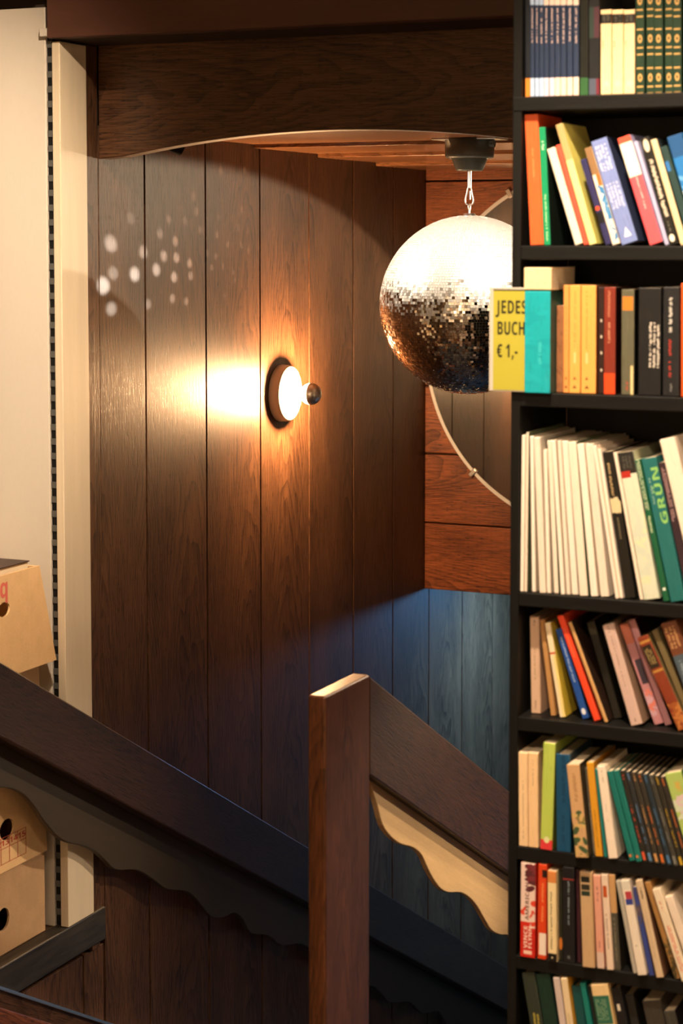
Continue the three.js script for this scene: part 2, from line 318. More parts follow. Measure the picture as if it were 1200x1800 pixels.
// ------------------------------------------------------------------ wall lamp
{
  const L = thing('wall_lamp', 'round wall lamp with bare mirrored bulb glowing on the panelled wall', 'wall lamp', [WALL_X, 1.176, -4.93]);
  const lathe = (pts, seg = 64) => { const g = new THREE.LatheGeometry(pts.map(p => new THREE.Vector2(p[0], p[1])), seg); g.rotateZ(-Math.PI / 2); return g; };
  part('base', lathe([[0, 0], [0.078, 0], [0.079, 0.003], [0.077, 0.026], [0.074, 0.031], [0.071, 0.031]]), new THREE.MeshStandardMaterial({ color: new THREE.Color().setRGB(0.36, 0.30, 0.25), roughness: 0.4 }), L);
  part('reflector_disc', lathe([[0.071, 0.0305], [0.066, 0.029], [0.022, 0.027], [0.02, 0.027], [0, 0.027]]), new THREE.MeshStandardMaterial({ color: new THREE.Color().setRGB(0.82, 0.78, 0.74), roughness: 0.35 }), L);
  part('socket', lathe([[0.019, 0.026], [0.019, 0.05], [0.015, 0.053], [0, 0.053]]), new THREE.MeshStandardMaterial({ color: new THREE.Color().setRGB(0.75, 0.72, 0.68), roughness: 0.4 }), L);
  const glow = new THREE.MeshStandardMaterial({ color: 0xfff0dc, emissive: new THREE.Color().setRGB(1, 0.72, 0.42), emissiveIntensity: 14, roughness: 0.3 });
  const prof = [[0.0, 0.052], [0.013, 0.053], [0.016, 0.06]]; for (let i = 2; i <= 9; i++) { const a = i / 18 * Math.PI; prof.push([0.03 * Math.sin(a + 0.0), 0.092 - 0.03 * Math.cos(a)]); }
  part('light_bulb', lathe(prof, 40), glow, L);
  const cap = []; for (let i = 0; i <= 9; i++) { const a = Math.PI / 2 + i / 9 * Math.PI / 2; cap.push([0.0304 * Math.sin(a), 0.092 - 0.0304 * Math.cos(a)]); }
  part('mirror_crown', lathe(cap, 40), new THREE.MeshStandardMaterial({ color: new THREE.Color().setRGB(0.8, 0.76, 0.72), metalness: 1, roughness: 0.35 }), L).userData.label = 'silvered bulb tip';
  const pl = new THREE.PointLight(WARMER, 6.5, 0, 2); pl.name = 'wall_lamp_glow'; pl.position.set(0.084, 0, 0); pl.castShadow = true; pl.shadow.radius = 1.45; L.add(pl);
}
// ------------------------------------------------------------------ round mirror on the bulkhead
{
  const c = [-1.822, 1.25, -5.999], r = 0.575;
  const m = thing('round_mirror', 'large round frameless wall mirror partly hidden behind the mirror ball', 'mirror', c);
  const disc = new THREE.CylinderGeometry(r - 0.012, r - 0.012, 0.006, 128); disc.rotateX(Math.PI / 2); disc.translate(0, 0, 0.004);
  part('glass', disc, new THREE.MeshStandardMaterial({ color: new THREE.Color().setRGB(0.86, 0.87, 0.85), metalness: 1, roughness: 0.03 }), m);
  const ring = new THREE.LatheGeometry([[r - 0.0125, 0.0085], [r - 0.011, 0.0085], [r - 0.001, 0.0045], [r, 0.003], [r, 0.0005]].map(p => new THREE.Vector2(...p)), 160); ring.rotateX(Math.PI / 2);
  part('bevelled_rim', ring, new THREE.MeshStandardMaterial({ color: new THREE.Color().setRGB(0.9, 0.91, 0.92), metalness: 0.15, roughness: 0.25 }), m);
  for (const a of [2.10, 3.92, 0.7, -0.8]) {
    const g = new RoundedBoxGeometry(0.03, 0.016, 0.012, 2, 0.003); const k = part('clip', g, metalMat, m);
    k.position.set(Math.cos(a) * (r - 0.003), Math.sin(a) * (r - 0.003), 0.007); k.rotation.z = a;
  }
}
// ------------------------------------------------------------------ mirror ball, its hanger and motor
const BALL = [-1.765, 1.434, -4.71], BALL_R = 0.225;
{
  const b = thing('mirror_ball', 'large mirror ball of small silver tiles hanging under the soffit', 'mirror ball', BALL);
  part('body', new THREE.SphereGeometry(BALL_R - 0.0022, 96, 64), new THREE.MeshStandardMaterial({ color: new THREE.Color().setRGB(0.62, 0.56, 0.46), roughness: 0.6 }), b);
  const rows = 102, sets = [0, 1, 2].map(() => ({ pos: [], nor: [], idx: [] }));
  const N = makeNoise(77), v = new THREE.Vector3(), e = new THREE.Vector3(), up = new THREE.Vector3(), nn = new THREE.Vector3();
  for (let i = 2; i < rows - 2; i++) {
    const th = (i + 0.5) / rows * Math.PI, y = Math.cos(th), s = Math.sin(th), size = Math.PI * BALL_R / rows;
    const n = Math.max(6, Math.floor(2 * Math.PI * BALL_R * s / size)), wHalf = Math.PI * BALL_R * s / n * 0.93, hHalf = size / 2 * 0.93, off = rnd();
    for (let j = 0; j < n; j++) {
      const ph = (j + off) / n * 2 * Math.PI;
      v.set(s * Math.cos(ph), y, s * Math.sin(ph)); e.set(-Math.sin(ph), 0, Math.cos(ph)); up.copy(v).cross(e).normalize();
      if (up.y < 0) up.negate();
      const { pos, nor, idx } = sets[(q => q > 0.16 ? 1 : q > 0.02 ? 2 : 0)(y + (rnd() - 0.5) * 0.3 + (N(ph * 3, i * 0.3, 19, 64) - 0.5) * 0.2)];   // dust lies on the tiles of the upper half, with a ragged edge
      const jx = (rnd() - 0.5) * 0.2, jy = (rnd() - 0.5) * 0.2;      // every tile sits a little crooked
      nn.copy(v).addScaledVector(e, jx).addScaledVector(up, jy).normalize();
      const base = pos.length / 3, lift = BALL_R, ex = e.clone().addScaledVector(nn, -e.dot(nn)).normalize(), ux = nn.clone().cross(ex).normalize();
      for (const [a, c] of [[-1, -1], [1, -1], [1, 1], [-1, 1]]) {
        pos.push(v.x * lift + ex.x * a * wHalf + ux.x * c * hHalf, v.y * lift + ex.y * a * wHalf + ux.y * c * hHalf, v.z * lift + ex.z * a * wHalf + ux.z * c * hHalf);
        nor.push(nn.x, nn.y, nn.z);
      }
      idx.push(base, base + 1, base + 2, base, base + 2, base + 3);
      const b2 = pos.length / 3;                                       // rims of the tile
      for (const [a, c] of [[-1, -1], [1, -1], [1, 1], [-1, 1]]) for (const d of [0, 0.0028]) {
        pos.push(v.x * lift + ex.x * a * wHalf + ux.x * c * hHalf - nn.x * d, v.y * lift + ex.y * a * wHalf + ux.y * c * hHalf - nn.y * d, v.z * lift + ex.z * a * wHalf + ux.z * c * hHalf - nn.z * d);
        const q = ex.clone().multiplyScalar(a).addScaledVector(ux, c).normalize(); nor.push(q.x, q.y, q.z);
      }
      for (let k = 0; k < 4; k++) { const p0 = b2 + k * 2, p1 = b2 + ((k + 1) % 4) * 2; idx.push(p0, p0 + 1, p1, p1, p0 + 1, p1 + 1); }
    }
  }
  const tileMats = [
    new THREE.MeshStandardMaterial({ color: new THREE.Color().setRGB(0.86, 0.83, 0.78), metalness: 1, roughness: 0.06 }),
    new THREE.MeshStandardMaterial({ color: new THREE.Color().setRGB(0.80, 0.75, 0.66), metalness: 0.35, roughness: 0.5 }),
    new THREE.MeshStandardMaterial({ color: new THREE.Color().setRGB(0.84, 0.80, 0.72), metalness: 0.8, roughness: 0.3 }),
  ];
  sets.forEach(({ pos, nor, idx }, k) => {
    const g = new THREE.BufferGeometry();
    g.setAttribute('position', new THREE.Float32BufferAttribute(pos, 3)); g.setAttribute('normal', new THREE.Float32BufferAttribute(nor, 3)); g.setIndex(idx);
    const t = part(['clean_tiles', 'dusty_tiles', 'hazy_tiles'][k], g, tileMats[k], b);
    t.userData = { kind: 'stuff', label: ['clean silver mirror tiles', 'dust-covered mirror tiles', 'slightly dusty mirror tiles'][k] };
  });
  const cap = new THREE.CylinderGeometry(0.014, 0.018, 0.008, 32); cap.translate(0, BALL_R + 0.001, 0);
  part('top_cap', cap, metalMat, b);

  const hg = thing('ball_hanger', 'bright metal rod and snap hook holding up the mirror ball', 'hanger', [BALL[0], BALL[1] + BALL_R, BALL[2]]);
  const topY = 1.77 - BALL[1] - BALL_R;
  const rod = new THREE.CylinderGeometry(0.0055, 0.0055, 0.042, 20); rod.translate(0, topY - 0.021, 0); part('rod', rod, metalMat, hg);
  const hook = new THREE.TubeGeometry(new THREE.CatmullRomCurve3([[0, 0.026], [0.009, 0.03], [0.0105, 0.038], [0.0065, 0.056], [0.004, 0.068], [0, 0.072], [-0.004, 0.068], [-0.0065, 0.056], [-0.0105, 0.038], [-0.009, 0.03]].map(p => new THREE.Vector3(p[0], p[1], 0)), true), 60, 0.0021, 10, true);
  part('snap_hook', hook, metalMat, hg);
  const gate = new THREE.CylinderGeometry(0.0016, 0.0016, 0.022, 10); gate.translate(0.002, 0.05, 0); part('gate', gate, metalMat, hg);
  const eye = new THREE.TorusGeometry(0.0075, 0.0018, 10, 28); eye.rotateY(Math.PI / 2); eye.translate(0, 0.0205, 0); part('eye_ring', eye, metalMat, hg);
  const stud = new THREE.CylinderGeometry(0.0025, 0.0025, 0.012, 12); stud.translate(0, 0.01, 0); part('stud', stud, metalMat, hg);

  const mo = thing('ball_motor', 'dark round rotation motor under the soffit above the mirror ball', 'motor', [BALL[0], 1.77, BALL[2]]);
  const lat = (pts) => new THREE.LatheGeometry(pts.map(p => new THREE.Vector2(...p)), 64);
  part('housing', lat([[0.0, 0.03], [0.055, 0.031], [0.0605, 0.034], [0.0615, 0.04], [0.062, 0.0805], [0, 0.081]]), motorMat, mo);
  part('gear_cup', lat([[0, 0], [0.031, 0], [0.0345, 0.003], [0.0455, 0.031], [0.046, 0.034]]), motorMat, mo);
  for (const a of [0.2, 2.3, 4.3]) { const g2 = new THREE.CylinderGeometry(0.0035, 0.0035, 0.004, 12); g2.translate(Math.cos(a) * 0.053, 0.0305, Math.sin(a) * 0.053); part('screw', g2, metalMat, mo); }
  const lug = new THREE.CylinderGeometry(0.009, 0.009, 0.018, 20); lug.rotateZ(Math.PI / 2); lug.translate(0.062, 0.066, 0.012); part('cable_gland', lug, motorMat, mo);
  const plate = new RoundedBoxGeometry(0.17, 0.004, 0.1, 1, 0.0015); plate.translate(0, 0.079, 0.0); part('mounting_plate', plate, metalMat, mo);
}
// added narrow spotlights standing in for beams the ball tiles throw at the wall
{
  const dots = [[195, 428, 1], [230, 384, 0.35], [252, 443, 0.8], [237, 482, 1.3], [181, 502, 1.2], [275, 474, 1.1], [288, 450, 0.8], [310, 453, 0.8], [333, 463, 0.7], [306, 487, 0.9], [335, 485, 0.6], [308, 424, 0.6], [281, 410, 0.5], [297, 386, 0.35], [196, 543, 0.55], [199, 480, 0.45], [303, 525, 0.5], [327, 530, 0.4], [260, 535, 0.4], [345, 372, 0.3], [381, 413, 0.3], [400, 430, 0.25], [379, 450, 0.25], [352, 404, 0.3], [365, 445, 0.2], [372, 470, 0.25], [392, 468, 0.2], [410, 478, 0.25], [418, 400, 0.2], [436, 405, 0.22], [424, 432, 0.2], [430, 300, 0.2], [388, 300, 0.25], [425, 368, 0.18], [384, 380, 0.2], [412, 492, 0.22], [436, 440, 0.2], [395, 520, 0.2], [325, 388, 0.25], [340, 345, 0.25]];
  for (const [px, py, k] of dots) {
    const d = fw.clone().addScaledVector(rt, (px - 600) / FOCAL).addScaledVector(upv, (CY - py) / FOCAL);
    const hit = new THREE.Vector3(0, EYE, 0).addScaledVector(d, (WALL_X) / d.x);
    const from = hit.clone().sub(new THREE.Vector3(...BALL)).normalize().multiplyScalar(BALL_R + 0.02).add(new THREE.Vector3(...BALL));
    const l = spot('added_ball_beam', NEUTRAL, 4.2 * k, from.toArray(), hit.toArray(), 0.024 + 0.012 * Math.min(1, k), 0.85, 0.2);
    l.castShadow = false;
  }
}
// ------------------------------------------------------------------ white shelving, cardboard boxes
{
  const u = thing('shelving_unit', 'tall white shelving end panel beside the black slotted upright', 'shelving');
  part('end_panel', chamfered(-3.3, -2.4215, 0.032, 2.111, -3.81, -3.79, 0.002), whiteMat, u);
  const up = part('slotted_upright', bx(-2.4205, -2.4065, 0.036, 2.10, -3.83, -3.796), blackMat, u); up.userData.label = 'black slotted steel upright';
  const slotMat = new THREE.MeshStandardMaterial({ color: new THREE.Color().setRGB(0.10, 0.10, 0.095), metalness: 0.3, roughness: 0.5 });
  const sg = bx(-2.4195, -2.4075, 0, 0.014, -3.796, -3.793);
  for (let i = 0; i < 62; i++) { const s = part('rung', sg, slotMat, up); s.position.y = 0.06 + i * 0.0327; }
  part('clip', chamfered(-2.428, -2.4055, 2.045, 2.063, -3.793, -3.775, 0.002), whiteMat, u);
}
function panelWithHole(w, h, hx, hy, hw, hh, t, taper = 0) {
  const s = new THREE.Shape([[0, 0], [w, 0], [w - taper, h], [0, h]].map(p => new THREE.Vector2(...p)));
  if (hw) { const p = new THREE.Path(); p.absellipse(hx, hy, hw / 2, hh / 2, 0, Math.PI * 2, true, 0); s.holes.push(p); }
  return new THREE.ExtrudeGeometry(s, { depth: t, bevelEnabled: false, curveSegments: 24 });
}
function cardboardBox(label, front, zNear, len, y0, h, depth, hole, taper, mat, open) {
  // its long side faces the stairs (+x) at x = front and runs from zNear away from the viewer
  const g = thing('cardboard_box', label, 'box', [front, y0, zNear]);
  const t = 0.005, side = panelWithHole(len, h, ...hole, t, taper);
  const uvs = side.attributes.uv; for (let i = 0; i < uvs.count; i++) uvs.setXY(i, uvs.getX(i) * 1.6, uvs.getY(i) * 1.6);
  side.rotateY(Math.PI / 2); side.translate(-t, 0, 0);
  part('side_panel', side, mat, g);
  part('back_panel', bx(-depth, -depth + t, 0, h, -len + taper, 0), mat, g);
  part('bottom', bx(-depth + t, -t, 0.001, t, -len + 0.001, -0.001), mat, g);
  part('near_end', bx(-depth + t, -t, 0, h, -t, 0), mat, g);
  const fe = panelWithHole(depth - 2 * t, h / Math.cos(Math.atan2(taper, h)), 0, 0, 0, 0, t); fe.translate(-depth + t, 0, 0); fe.rotateX(Math.atan2(taper, h)); fe.translate(0, 0, -len + (taper ? 0.002 : 0));
  part('far_end', fe, mat, g);
  if (!open) part('lid', bx(-depth, 0, h, h + t, -len + taper, 0), mat, g);
  return g;
}
{
  const A = cardboardBox('lowest brown cardboard box standing on the black floor edge', -2.425, -3.27, 0.485, 0.0345, 0.182, 0.32, [0.318, 0.078, 0.048, 0.05], 0, kraftDarkMat, false);
  const B = cardboardBox('cardboard box with red printed number grid, second from the floor', -2.415, -3.27, 0.482, 0.222, 0.19, 0.32, [0.322, 0.092, 0.056, 0.046], 0.014, kraftMat, false);
  const C = cardboardBox('third cardboard box of the stack, mostly hidden behind the handrail', -2.42, -3.27, 0.475, 0.418, 0.238, 0.32, [0.2, 0.12, 0.0, 0.0], 0.012, kraftDarkMat, false);
  const D = cardboardBox('topmost tan cardboard box of books with upside-down red letter and round hole', -2.376, -3.25, 0.487, 0.664, 0.222, 0.33, [0.284, 0.148, 0.044, 0.032], 0.064, kraftMat, true);
  // flat print on the boxes
  const print = (w, h, wm, hm, draw, parent, x, y, z) => {
    const c = document.createElement('canvas'); c.width = w; c.height = h; const k = c.getContext('2d'); draw(k, w, h);
    const t = new THREE.CanvasTexture(c); t.colorSpace = THREE.SRGBColorSpace;
    const p = part('print', new THREE.PlaneGeometry(wm, hm), new THREE.MeshStandardMaterial({ map: t, transparent: true, roughness: 0.85 }), parent);
    p.rotation.y = Math.PI / 2; p.position.set(x, y, z);
  };
  print(512, 256, 0.20, 0.062, (k, w, h) => {
    k.strokeStyle = '#b0402c'; k.fillStyle = '#b0402c'; k.lineWidth = 5; k.font = 'bold 74px sans-serif'; k.textAlign = 'center';
    for (let i = 2; i < 6; i++) { k.strokeRect(6 + i * 83, 8, 83, 100); k.strokeRect(6 + i * 83, 108, 83, 140); k.fillText(String(10 + i), 47 + i * 83, 84); }
  }, B, 0.0006, 0.048, -0.298);
  print(256, 256, 0.10, 0.10, (k, w, h) => {
    k.translate(w / 2, h / 2); k.rotate(Math.PI); k.fillStyle = '#d2675a'; k.font = 'bold 150px sans-serif'; k.textAlign = 'center'; k.fillText('b', -50, 36);
    k.fillStyle = '#b98d55'; k.font = '46px sans-serif'; k.fillText('p', 25, 90);
  }, D, 0.0006, 0.192, -0.264);
}
// ------------------------------------------------------------------ books
const atlas = document.createElement('canvas'); atlas.width = atlas.height = 2048;
const ink = atlas.getContext('2d'); ink.fillStyle = '#888'; ink.fillRect(0, 0, 2048, 2048);
const atlasTexture = new THREE.CanvasTexture(atlas); atlasTexture.colorSpace = THREE.SRGBColorSpace;
const spineMat = new THREE.MeshPhysicalMaterial({ map: atlasTexture, roughness: 0.42 });
const pageTex = (() => {
  const n = makeNoise(91), w = 256, h = 64, d = new Uint8Array(w * h * 4);
  for (let j = 0; j < h; j++) for (let i = 0; i < w; i++) { const k = 0.86 + 0.14 * n(i * 0.9, j * 0.1, 230, 6), o = (j * w + i) * 4; d[o] = 236 * k; d[o + 1] = 216 * k; d[o + 2] = 184 * k; d[o + 3] = 255; }
  return dataTexture(d, w, h, true);
})();
const pageMat = new THREE.MeshStandardMaterial({ map: pageTex, roughness: 0.9 });
const coverMats = new Map();
function coverMat(hex) { if (!coverMats.has(hex)) coverMats.set(hex, new THREE.MeshStandardMaterial({ color: hex, roughness: 0.45 })); return coverMats.get(hex); }
let cell = 0;
function squiggle(x, y, w, h, color, lines) {   // lettering too small to read: broken vertical lines of marks
  ink.fillStyle = color;
  const lw = w / lines;
  for (let l = 0; l < lines; l++) { let p = y; while (p < y + h - 3) { const len = 3 + rnd() * 5; if (rnd() > 0.16) { const a = rnd() * lw * 0.25; ink.fillRect(x + l * lw + lw * 0.14 + a, p, lw * 0.55, Math.min(len, y + h - p) * 0.8); } p += len + 1; } }
}
function drawSpine(spine, deco) {
  const cx = (cell % 32) * 64, cy = Math.floor(cell / 32) * 512; cell++;
  ink.save(); ink.beginPath(); ink.rect(cx, cy, 64, 512); ink.clip();
  ink.fillStyle = spine; ink.fillRect(cx, cy, 64, 512);
  for (let i = 0; i < 60; i++) { ink.fillStyle = rnd() > 0.5 ? 'rgba(255,240,215,0.05)' : 'rgba(20,10,0,0.06)'; ink.fillRect(cx + rnd() * 64, cy + rnd() * 512, 1 + rnd() * 3, 8 + rnd() * 60); }
  for (const d of deco || []) {
    const [kind, y0, y1, color, x0 = 0, x1 = 1, extra] = d;
    const X = cx + x0 * 64, Y = cy + y0 * 512, W = (x1 - x0) * 64, H = (y1 - y0) * 512;
    if (kind === 'band') { ink.fillStyle = color; ink.fillRect(X, Y, W, H); }
    else if (kind === 'marks') squiggle(X, Y, W, H, color, extra || 1);
    else if (kind === 'dot') { ink.fillStyle = color; ink.beginPath(); ink.ellipse(X + W / 2, Y + H / 2, W / 2, H / 2, 0, 0, 7); ink.fill(); }
    else if (kind === 'tri') { ink.fillStyle = color; ink.beginPath(); ink.moveTo(X + W / 2, Y); ink.lineTo(X + W, Y + H); ink.lineTo(X, Y + H); ink.fill(); }
    else if (kind === 'blots') { for (let i = 0; i < 22; i++) { ink.fillStyle = color.split('|')[Math.floor(rnd() * color.split('|').length)]; ink.beginPath(); ink.ellipse(X + rnd() * W, Y + rnd() * H, 4 + rnd() * 12, 6 + rnd() * 26, rnd() * 3, 0, 7); ink.fill(); } }
    else if (kind === 'word') {   // reads upward along the spine
      ink.save(); ink.translate(X + W / 2, Y + H / 2); ink.rotate(-Math.PI / 2); ink.fillStyle = color; ink.textAlign = 'center'; ink.textBaseline = 'middle';
      ink.font = 'bold 100px sans-serif'; const tw = ink.measureText(extra).width; ink.scale(H / tw, W / 78); ink.fillText(extra, 0, 4); ink.restore();
    } else if (kind === 'across') {
      ink.save(); ink.translate(X + W / 2, Y + H / 2); ink.fillStyle = color; ink.textAlign = 'center'; ink.textBaseline = 'middle'; ink.font = 'bold 100px sans-serif';
      const tw = ink.measureText(extra).width; ink.scale(W / tw, H / 78); ink.fillText(extra, 0, 4); ink.restore();
    }
  }
  ink.restore();
  return [cx / 2048, 1 - (cy + 512) / 2048, 64 / 2048, 512 / 2048];
}
function spineGeo(w, h, t, cellUV) {
  const g = new RoundedBoxGeometry(w, h, t, 2, Math.min(0.0016, w * 0.25)); g.translate(w / 2, h / 2, -t / 2);
  const p = g.attributes.position, uv = g.attributes.uv, [u0, v0, du, dv] = cellUV;
  for (let i = 0; i < p.count; i++) uv.setXY(i, u0 + du * (0.02 + 0.96 * Math.min(1, Math.max(0, p.getX(i) / w))), v0 + dv * (0.004 + 0.992 * Math.min(1, Math.max(0, p.getY(i) / h))));
  return g;
}
function makeBook(name, label, group, w, h, depth, spine, cover, deco, hard) {
  const b = thing(name, label, name === 'magazine' ? 'magazine' : 'book', [0, 0, 0], group);
  const t = hard ? 0.0022 : Math.min(0.0009, w * 0.2), inset = hard ? 0.003 : 0.0006, sp = Math.min(0.004, depth * 0.1);
  part('spine', spineGeo(w, h, sp, drawSpine(spine, deco)), spineMat, b);
  part('cover', mergeGeometries([bx(0, t, 0, h, -depth, -sp + 0.0004), bx(w - t, w, 0, h, -depth, -sp + 0.0004)]), coverMat(cover || spine), b);
  const pg = bx(t, w - t, inset, h - inset, -depth + inset, -sp);
  part('pages', pg, pageMat, b);
  return b;
}
// the bookcase
const CASE_X = -1.157, CASE_Z = -3.3, SHELVES = { 1: 1.845, 2: 1.588, 3: 1.332, 4: 0.978, 5: 0.755, 6: 0.521, 7: 0.322, 8: 0.085 };
{
  const bc = thing('bookcase', 'tall black bookcase packed with used books and magazines', 'bookcase');
  part('side_panel', chamfered(CASE_X, CASE_X + 0.016, 0.001, 2.2, CASE_Z - 0.27, CASE_Z, 0.001), blackMat, bc);
  part('side_panel', chamfered(-0.36, -0.344, 0.001, 2.2, CASE_Z - 0.27, CASE_Z, 0.001), blackMat, bc);
  part('back_panel', bx(CASE_X + 0.016, -0.36, 0.001, 2.2, CASE_Z - 0.276, CASE_Z - 0.27), blackMat, bc);
  for (const y of [...Object.values(SHELVES), 2.2]) part('shelf', chamfered(CASE_X + (y > 1.8 ? 0 : 0.016), -0.36, y - 0.024, y, CASE_Z - 0.27, CASE_Z + (y > 1.8 ? 0.0015 : 0), 0.0015), blackMat, bc);
}
// rows: measured outlines [top-left x, y, bottom-left x, y, spine width] in a magnified view of the shelf (factor, origin)
const ROW = {
  1: { ox: 880, oy: 0, k: 3.75, where: 'on the topmost shelf in view' },
  2: { ox: 880, oy: 180, k: 3.75, where: 'on the shelf above the price sign' },
  3: { ox: 840, oy: 450, k: 3.3333, where: 'on the shelf of the price sign' },
  4: { ox: 880, oy: 690, k: 3.75, where: 'on the magazine shelf' },
  5: { ox: 880, oy: 1040, k: 3.75, where: 'on the shelf below the magazines' },
  6: { ox: 880, oy: 1280, k: 3.75, where: 'on the third lowest shelf' },
  7: { ox: 880, oy: 1480, k: 3.75, where: 'on the second lowest shelf' },
  8: { ox: 880, oy: 1640, k: 3.75, where: 'on the lowest shelf' },
};
const placed = {};
function crosses(a, b) {   // do two turned rectangles overlap
  for (const q of [a, b]) for (let i = 0; i < 2; i++) {
    const nx = q[i + 1][1] - q[i][1], ny = q[i][0] - q[i + 1][0], pr = s => s.map(p => p[0] * nx + p[1] * ny), A = pr(a), B = pr(b), e = -0.0006 * Math.hypot(nx, ny);
    if (Math.max(...A) <= Math.min(...B) + e || Math.max(...B) <= Math.min(...A) + e) return false;
  }
  return true;
}
function put(row, tlx, tly, blx, width, desc, spine, opt = {}) {
  const r = ROW[row], y = SHELVES[row] + 0.0004, z = CASE_Z - (opt.in ?? 0.012);
  const top = onPlaneZ(r.ox + tlx / r.k, r.oy + tly / r.k, z);
  // find the point on the shelf board below that column of the view
  let lo = r.oy + tly / r.k, hi = 2100; for (let i = 0; i < 40; i++) { const m = (lo + hi) / 2; if (onPlaneZ(r.ox + blx / r.k, m, z).y > y) lo = m; else hi = m; }
  const bot = onPlaneZ(r.ox + blx / r.k, lo, z);
  const dx = top.x - bot.x, dy = top.y - y, lean = Math.atan2(-dx, dy);
  let h = Math.hypot(dx, dy), w = Math.max(0.0026, width / r.k * 0.001008 * Math.cos(lean) * (opt.fit ?? 0.97)), x = bot.x, ang = lean;
  const quad = () => { const c = Math.cos(ang), n = Math.sin(ang), y0 = y + (ang < 0 ? -n * w : 0); return [[x, y0], [x + c * w, y0 + n * w], [x + c * w - n * h, y0 + n * w + c * h], [x - n * h, y0 + c * h]]; };
  const roof = (SHELVES[row - 1] ?? 2.2) - 0.0255;
  for (let i = 0; i < 60 && Math.max(...quad().map(p => p[1])) > roof; i++) h -= 0.003;
  for (let i = 0; i < 60 && Math.min(...quad().map(p => p[0])) < CASE_X + 0.0165; i++) x += 0.0006;
  const before = placed[row] ??= [];
  for (let i = 0; i < 240 && before.some(q => crosses(q, quad())); i++) {
    const last = before[before.length - 1];
    if (i % 3 === 0) x += 0.0007; else if (i % 3 === 1 && w > 0.004) w *= 0.975; else ang += Math.sign(last.ang - ang) * Math.min(0.008, Math.abs(last.ang - ang));
  }
  const q = quad(); q.ang = ang; before.push(q);
  const b = makeBook(opt.name || 'book', desc + ' ' + r.where, opt.group, w, h, opt.depth ?? 0.135, spine, opt.cover, opt.deco, opt.hard);
  b.position.set(q[0][0], q[0][1], z);
  b.rotation.z = ang;
  return b;
}
const ord = ['first', 'second', 'third', 'fourth', 'fifth', 'sixth', 'seventh', 'eighth', 'ninth', 'tenth', 'eleventh', 'twelfth', 'thirteenth'];
// --- row 1
put(1, 100, -60, 102, 36, 'thin dark blue volume with orange foot, first', '#141a24', { deco: [['band', 0.82, 1, '#d98332']] });
for (let i = 0; i < 9; i++) put(1, 140 + i * 41, -60, 140 + i * 41, 40, ord[i] + ' of nine navy volumes with pale foot', '#24334f', { group: 'navy volumes', in: 0.008, deco: [['band', 0, 0.14, i < 3 ? '#a7bfe0' : '#e8cfc2'], ['marks', 0.17, 0.42, '#d8b9ae', 0.3, 0.75, 1], ['marks', 0.43, 0.50, '#d8b9ae', 0.3, 0.75, 1], ['band', 0.82, 1, i < 3 ? '#b3cbee' : i < 5 ? '#dccbdc' : '#efd2c4']] });
put(1, 512, -70, 512, 60, 'tall black volume with green foot', '#12140f', { hard: true, cover: '#101316', deco: [['band', 0.83, 1, '#2c5a33']] });
put(1, 574, -70, 576, 74, 'tall charcoal volume with faint label', '#16191c', { deco: [['band', 0.17, 0.46, '#2b3a36', 0.05, 0.5], ['band', 0.17, 0.46, '#4a2c35', 0.5, 1], ['band', 0.84, 1, '#4a5264', 0, 0.7], ['band', 0.84, 1, '#6a2434', 0.7, 1]] });
for (let i = 0; i < 3; i++) put(1, 657 + i * 76, 66, 657 + i * 76, 74, ord[i] + ' of three cream paperbacks with black band', '#efd2a2', { group: 'cream paperbacks with black band', deco: [['band', 0.055, 0.165, '#191713'], ['marks', 0.07, 0.15, '#5a564e', 0.15, 0.85, 2], ['marks', 0.36, 0.45, '#8b8274', 0.1, 0.35, 1], ['band', 0.84, 0.90, '#b9bab0', 0.3, 0.75], ['band', 0, 1, '#d98a4e', 0.97, 1]] });
for (let i = 0; i < 5; i++) {
  const gold = '#c9a05c', deco = [];
  for (const y of [0.05, 0.42, 0.80]) { deco.push(['dot', y, y + 0.08, gold, 0.25, 0.75], ['dot', y + 0.02, y + 0.06, '#10291f', 0.4, 0.6], ['band', y + 0.12, y + 0.135, gold, 0.15, 0.85], ['band', y + 0.185, y + 0.2, gold, 0.15, 0.85], ['band', y - 0.06, y - 0.045, gold, 0.15, 0.85]); }
  put(1, 886 + i * 61, -50 - (i % 2) * 6, 888 + i * 61, 59, ord[i] + ' of five dark green gilt volumes', '#12301f', { group: 'dark green gilt volumes', hard: true, in: 0.01 + (i % 2) * 0.006, deco });
}
// --- row 2
put(2, 100, 60, 140, 92, 'tall orange hardback', '#e5602f', { cover: '#c8461c', hard: true, deco: [['marks', 0.26, 0.48, '#ef8a52', 0.4, 0.6, 1]] });
put(2, 240, 165, 268, 52, 'slim green book', '#0b8f5e', { cover: '#0a1a14', deco: [['marks', 0.12, 0.2, '#cfe6c8', 0.25, 0.75, 1], ['marks', 0.55, 0.96, '#bfe0b0', 0.35, 0.7, 1]] });
put(2, 300, 310, 487, 56, 'leaning plain cream-white book', '#f3e3cd', { cover: '#e9d6bd' });
put(2, 360, 285, 547, 34, 'slim leaning red book', '#e8543f', {});
put(2, 358, 150, 584, 52, 'tall leaning pale yellow book', '#e7d994', { cover: '#cfc86a', deco: [['band', 0, 0.3, '#b79c6a']] });
put(2, 520, 380, 690, 42, 'dark blue book with red dot', '#2b2a58', { deco: [['dot', 0.55, 0.6, '#e0512c', 0.1, 0.9], ['band', 0.62, 0.75, '#15141c']] });
put(2, 548, 305, 736, 52, 'brown and white narrow book', '#efe4d4', { deco: [['band', 0, 0.28, '#8a6a48'], ['band', 0.28, 0.4, '#b7672f', 0.5, 1], ['blots', 0.42, 0.95, '#3a7db8|#5d95c6', 0.55, 1]] });
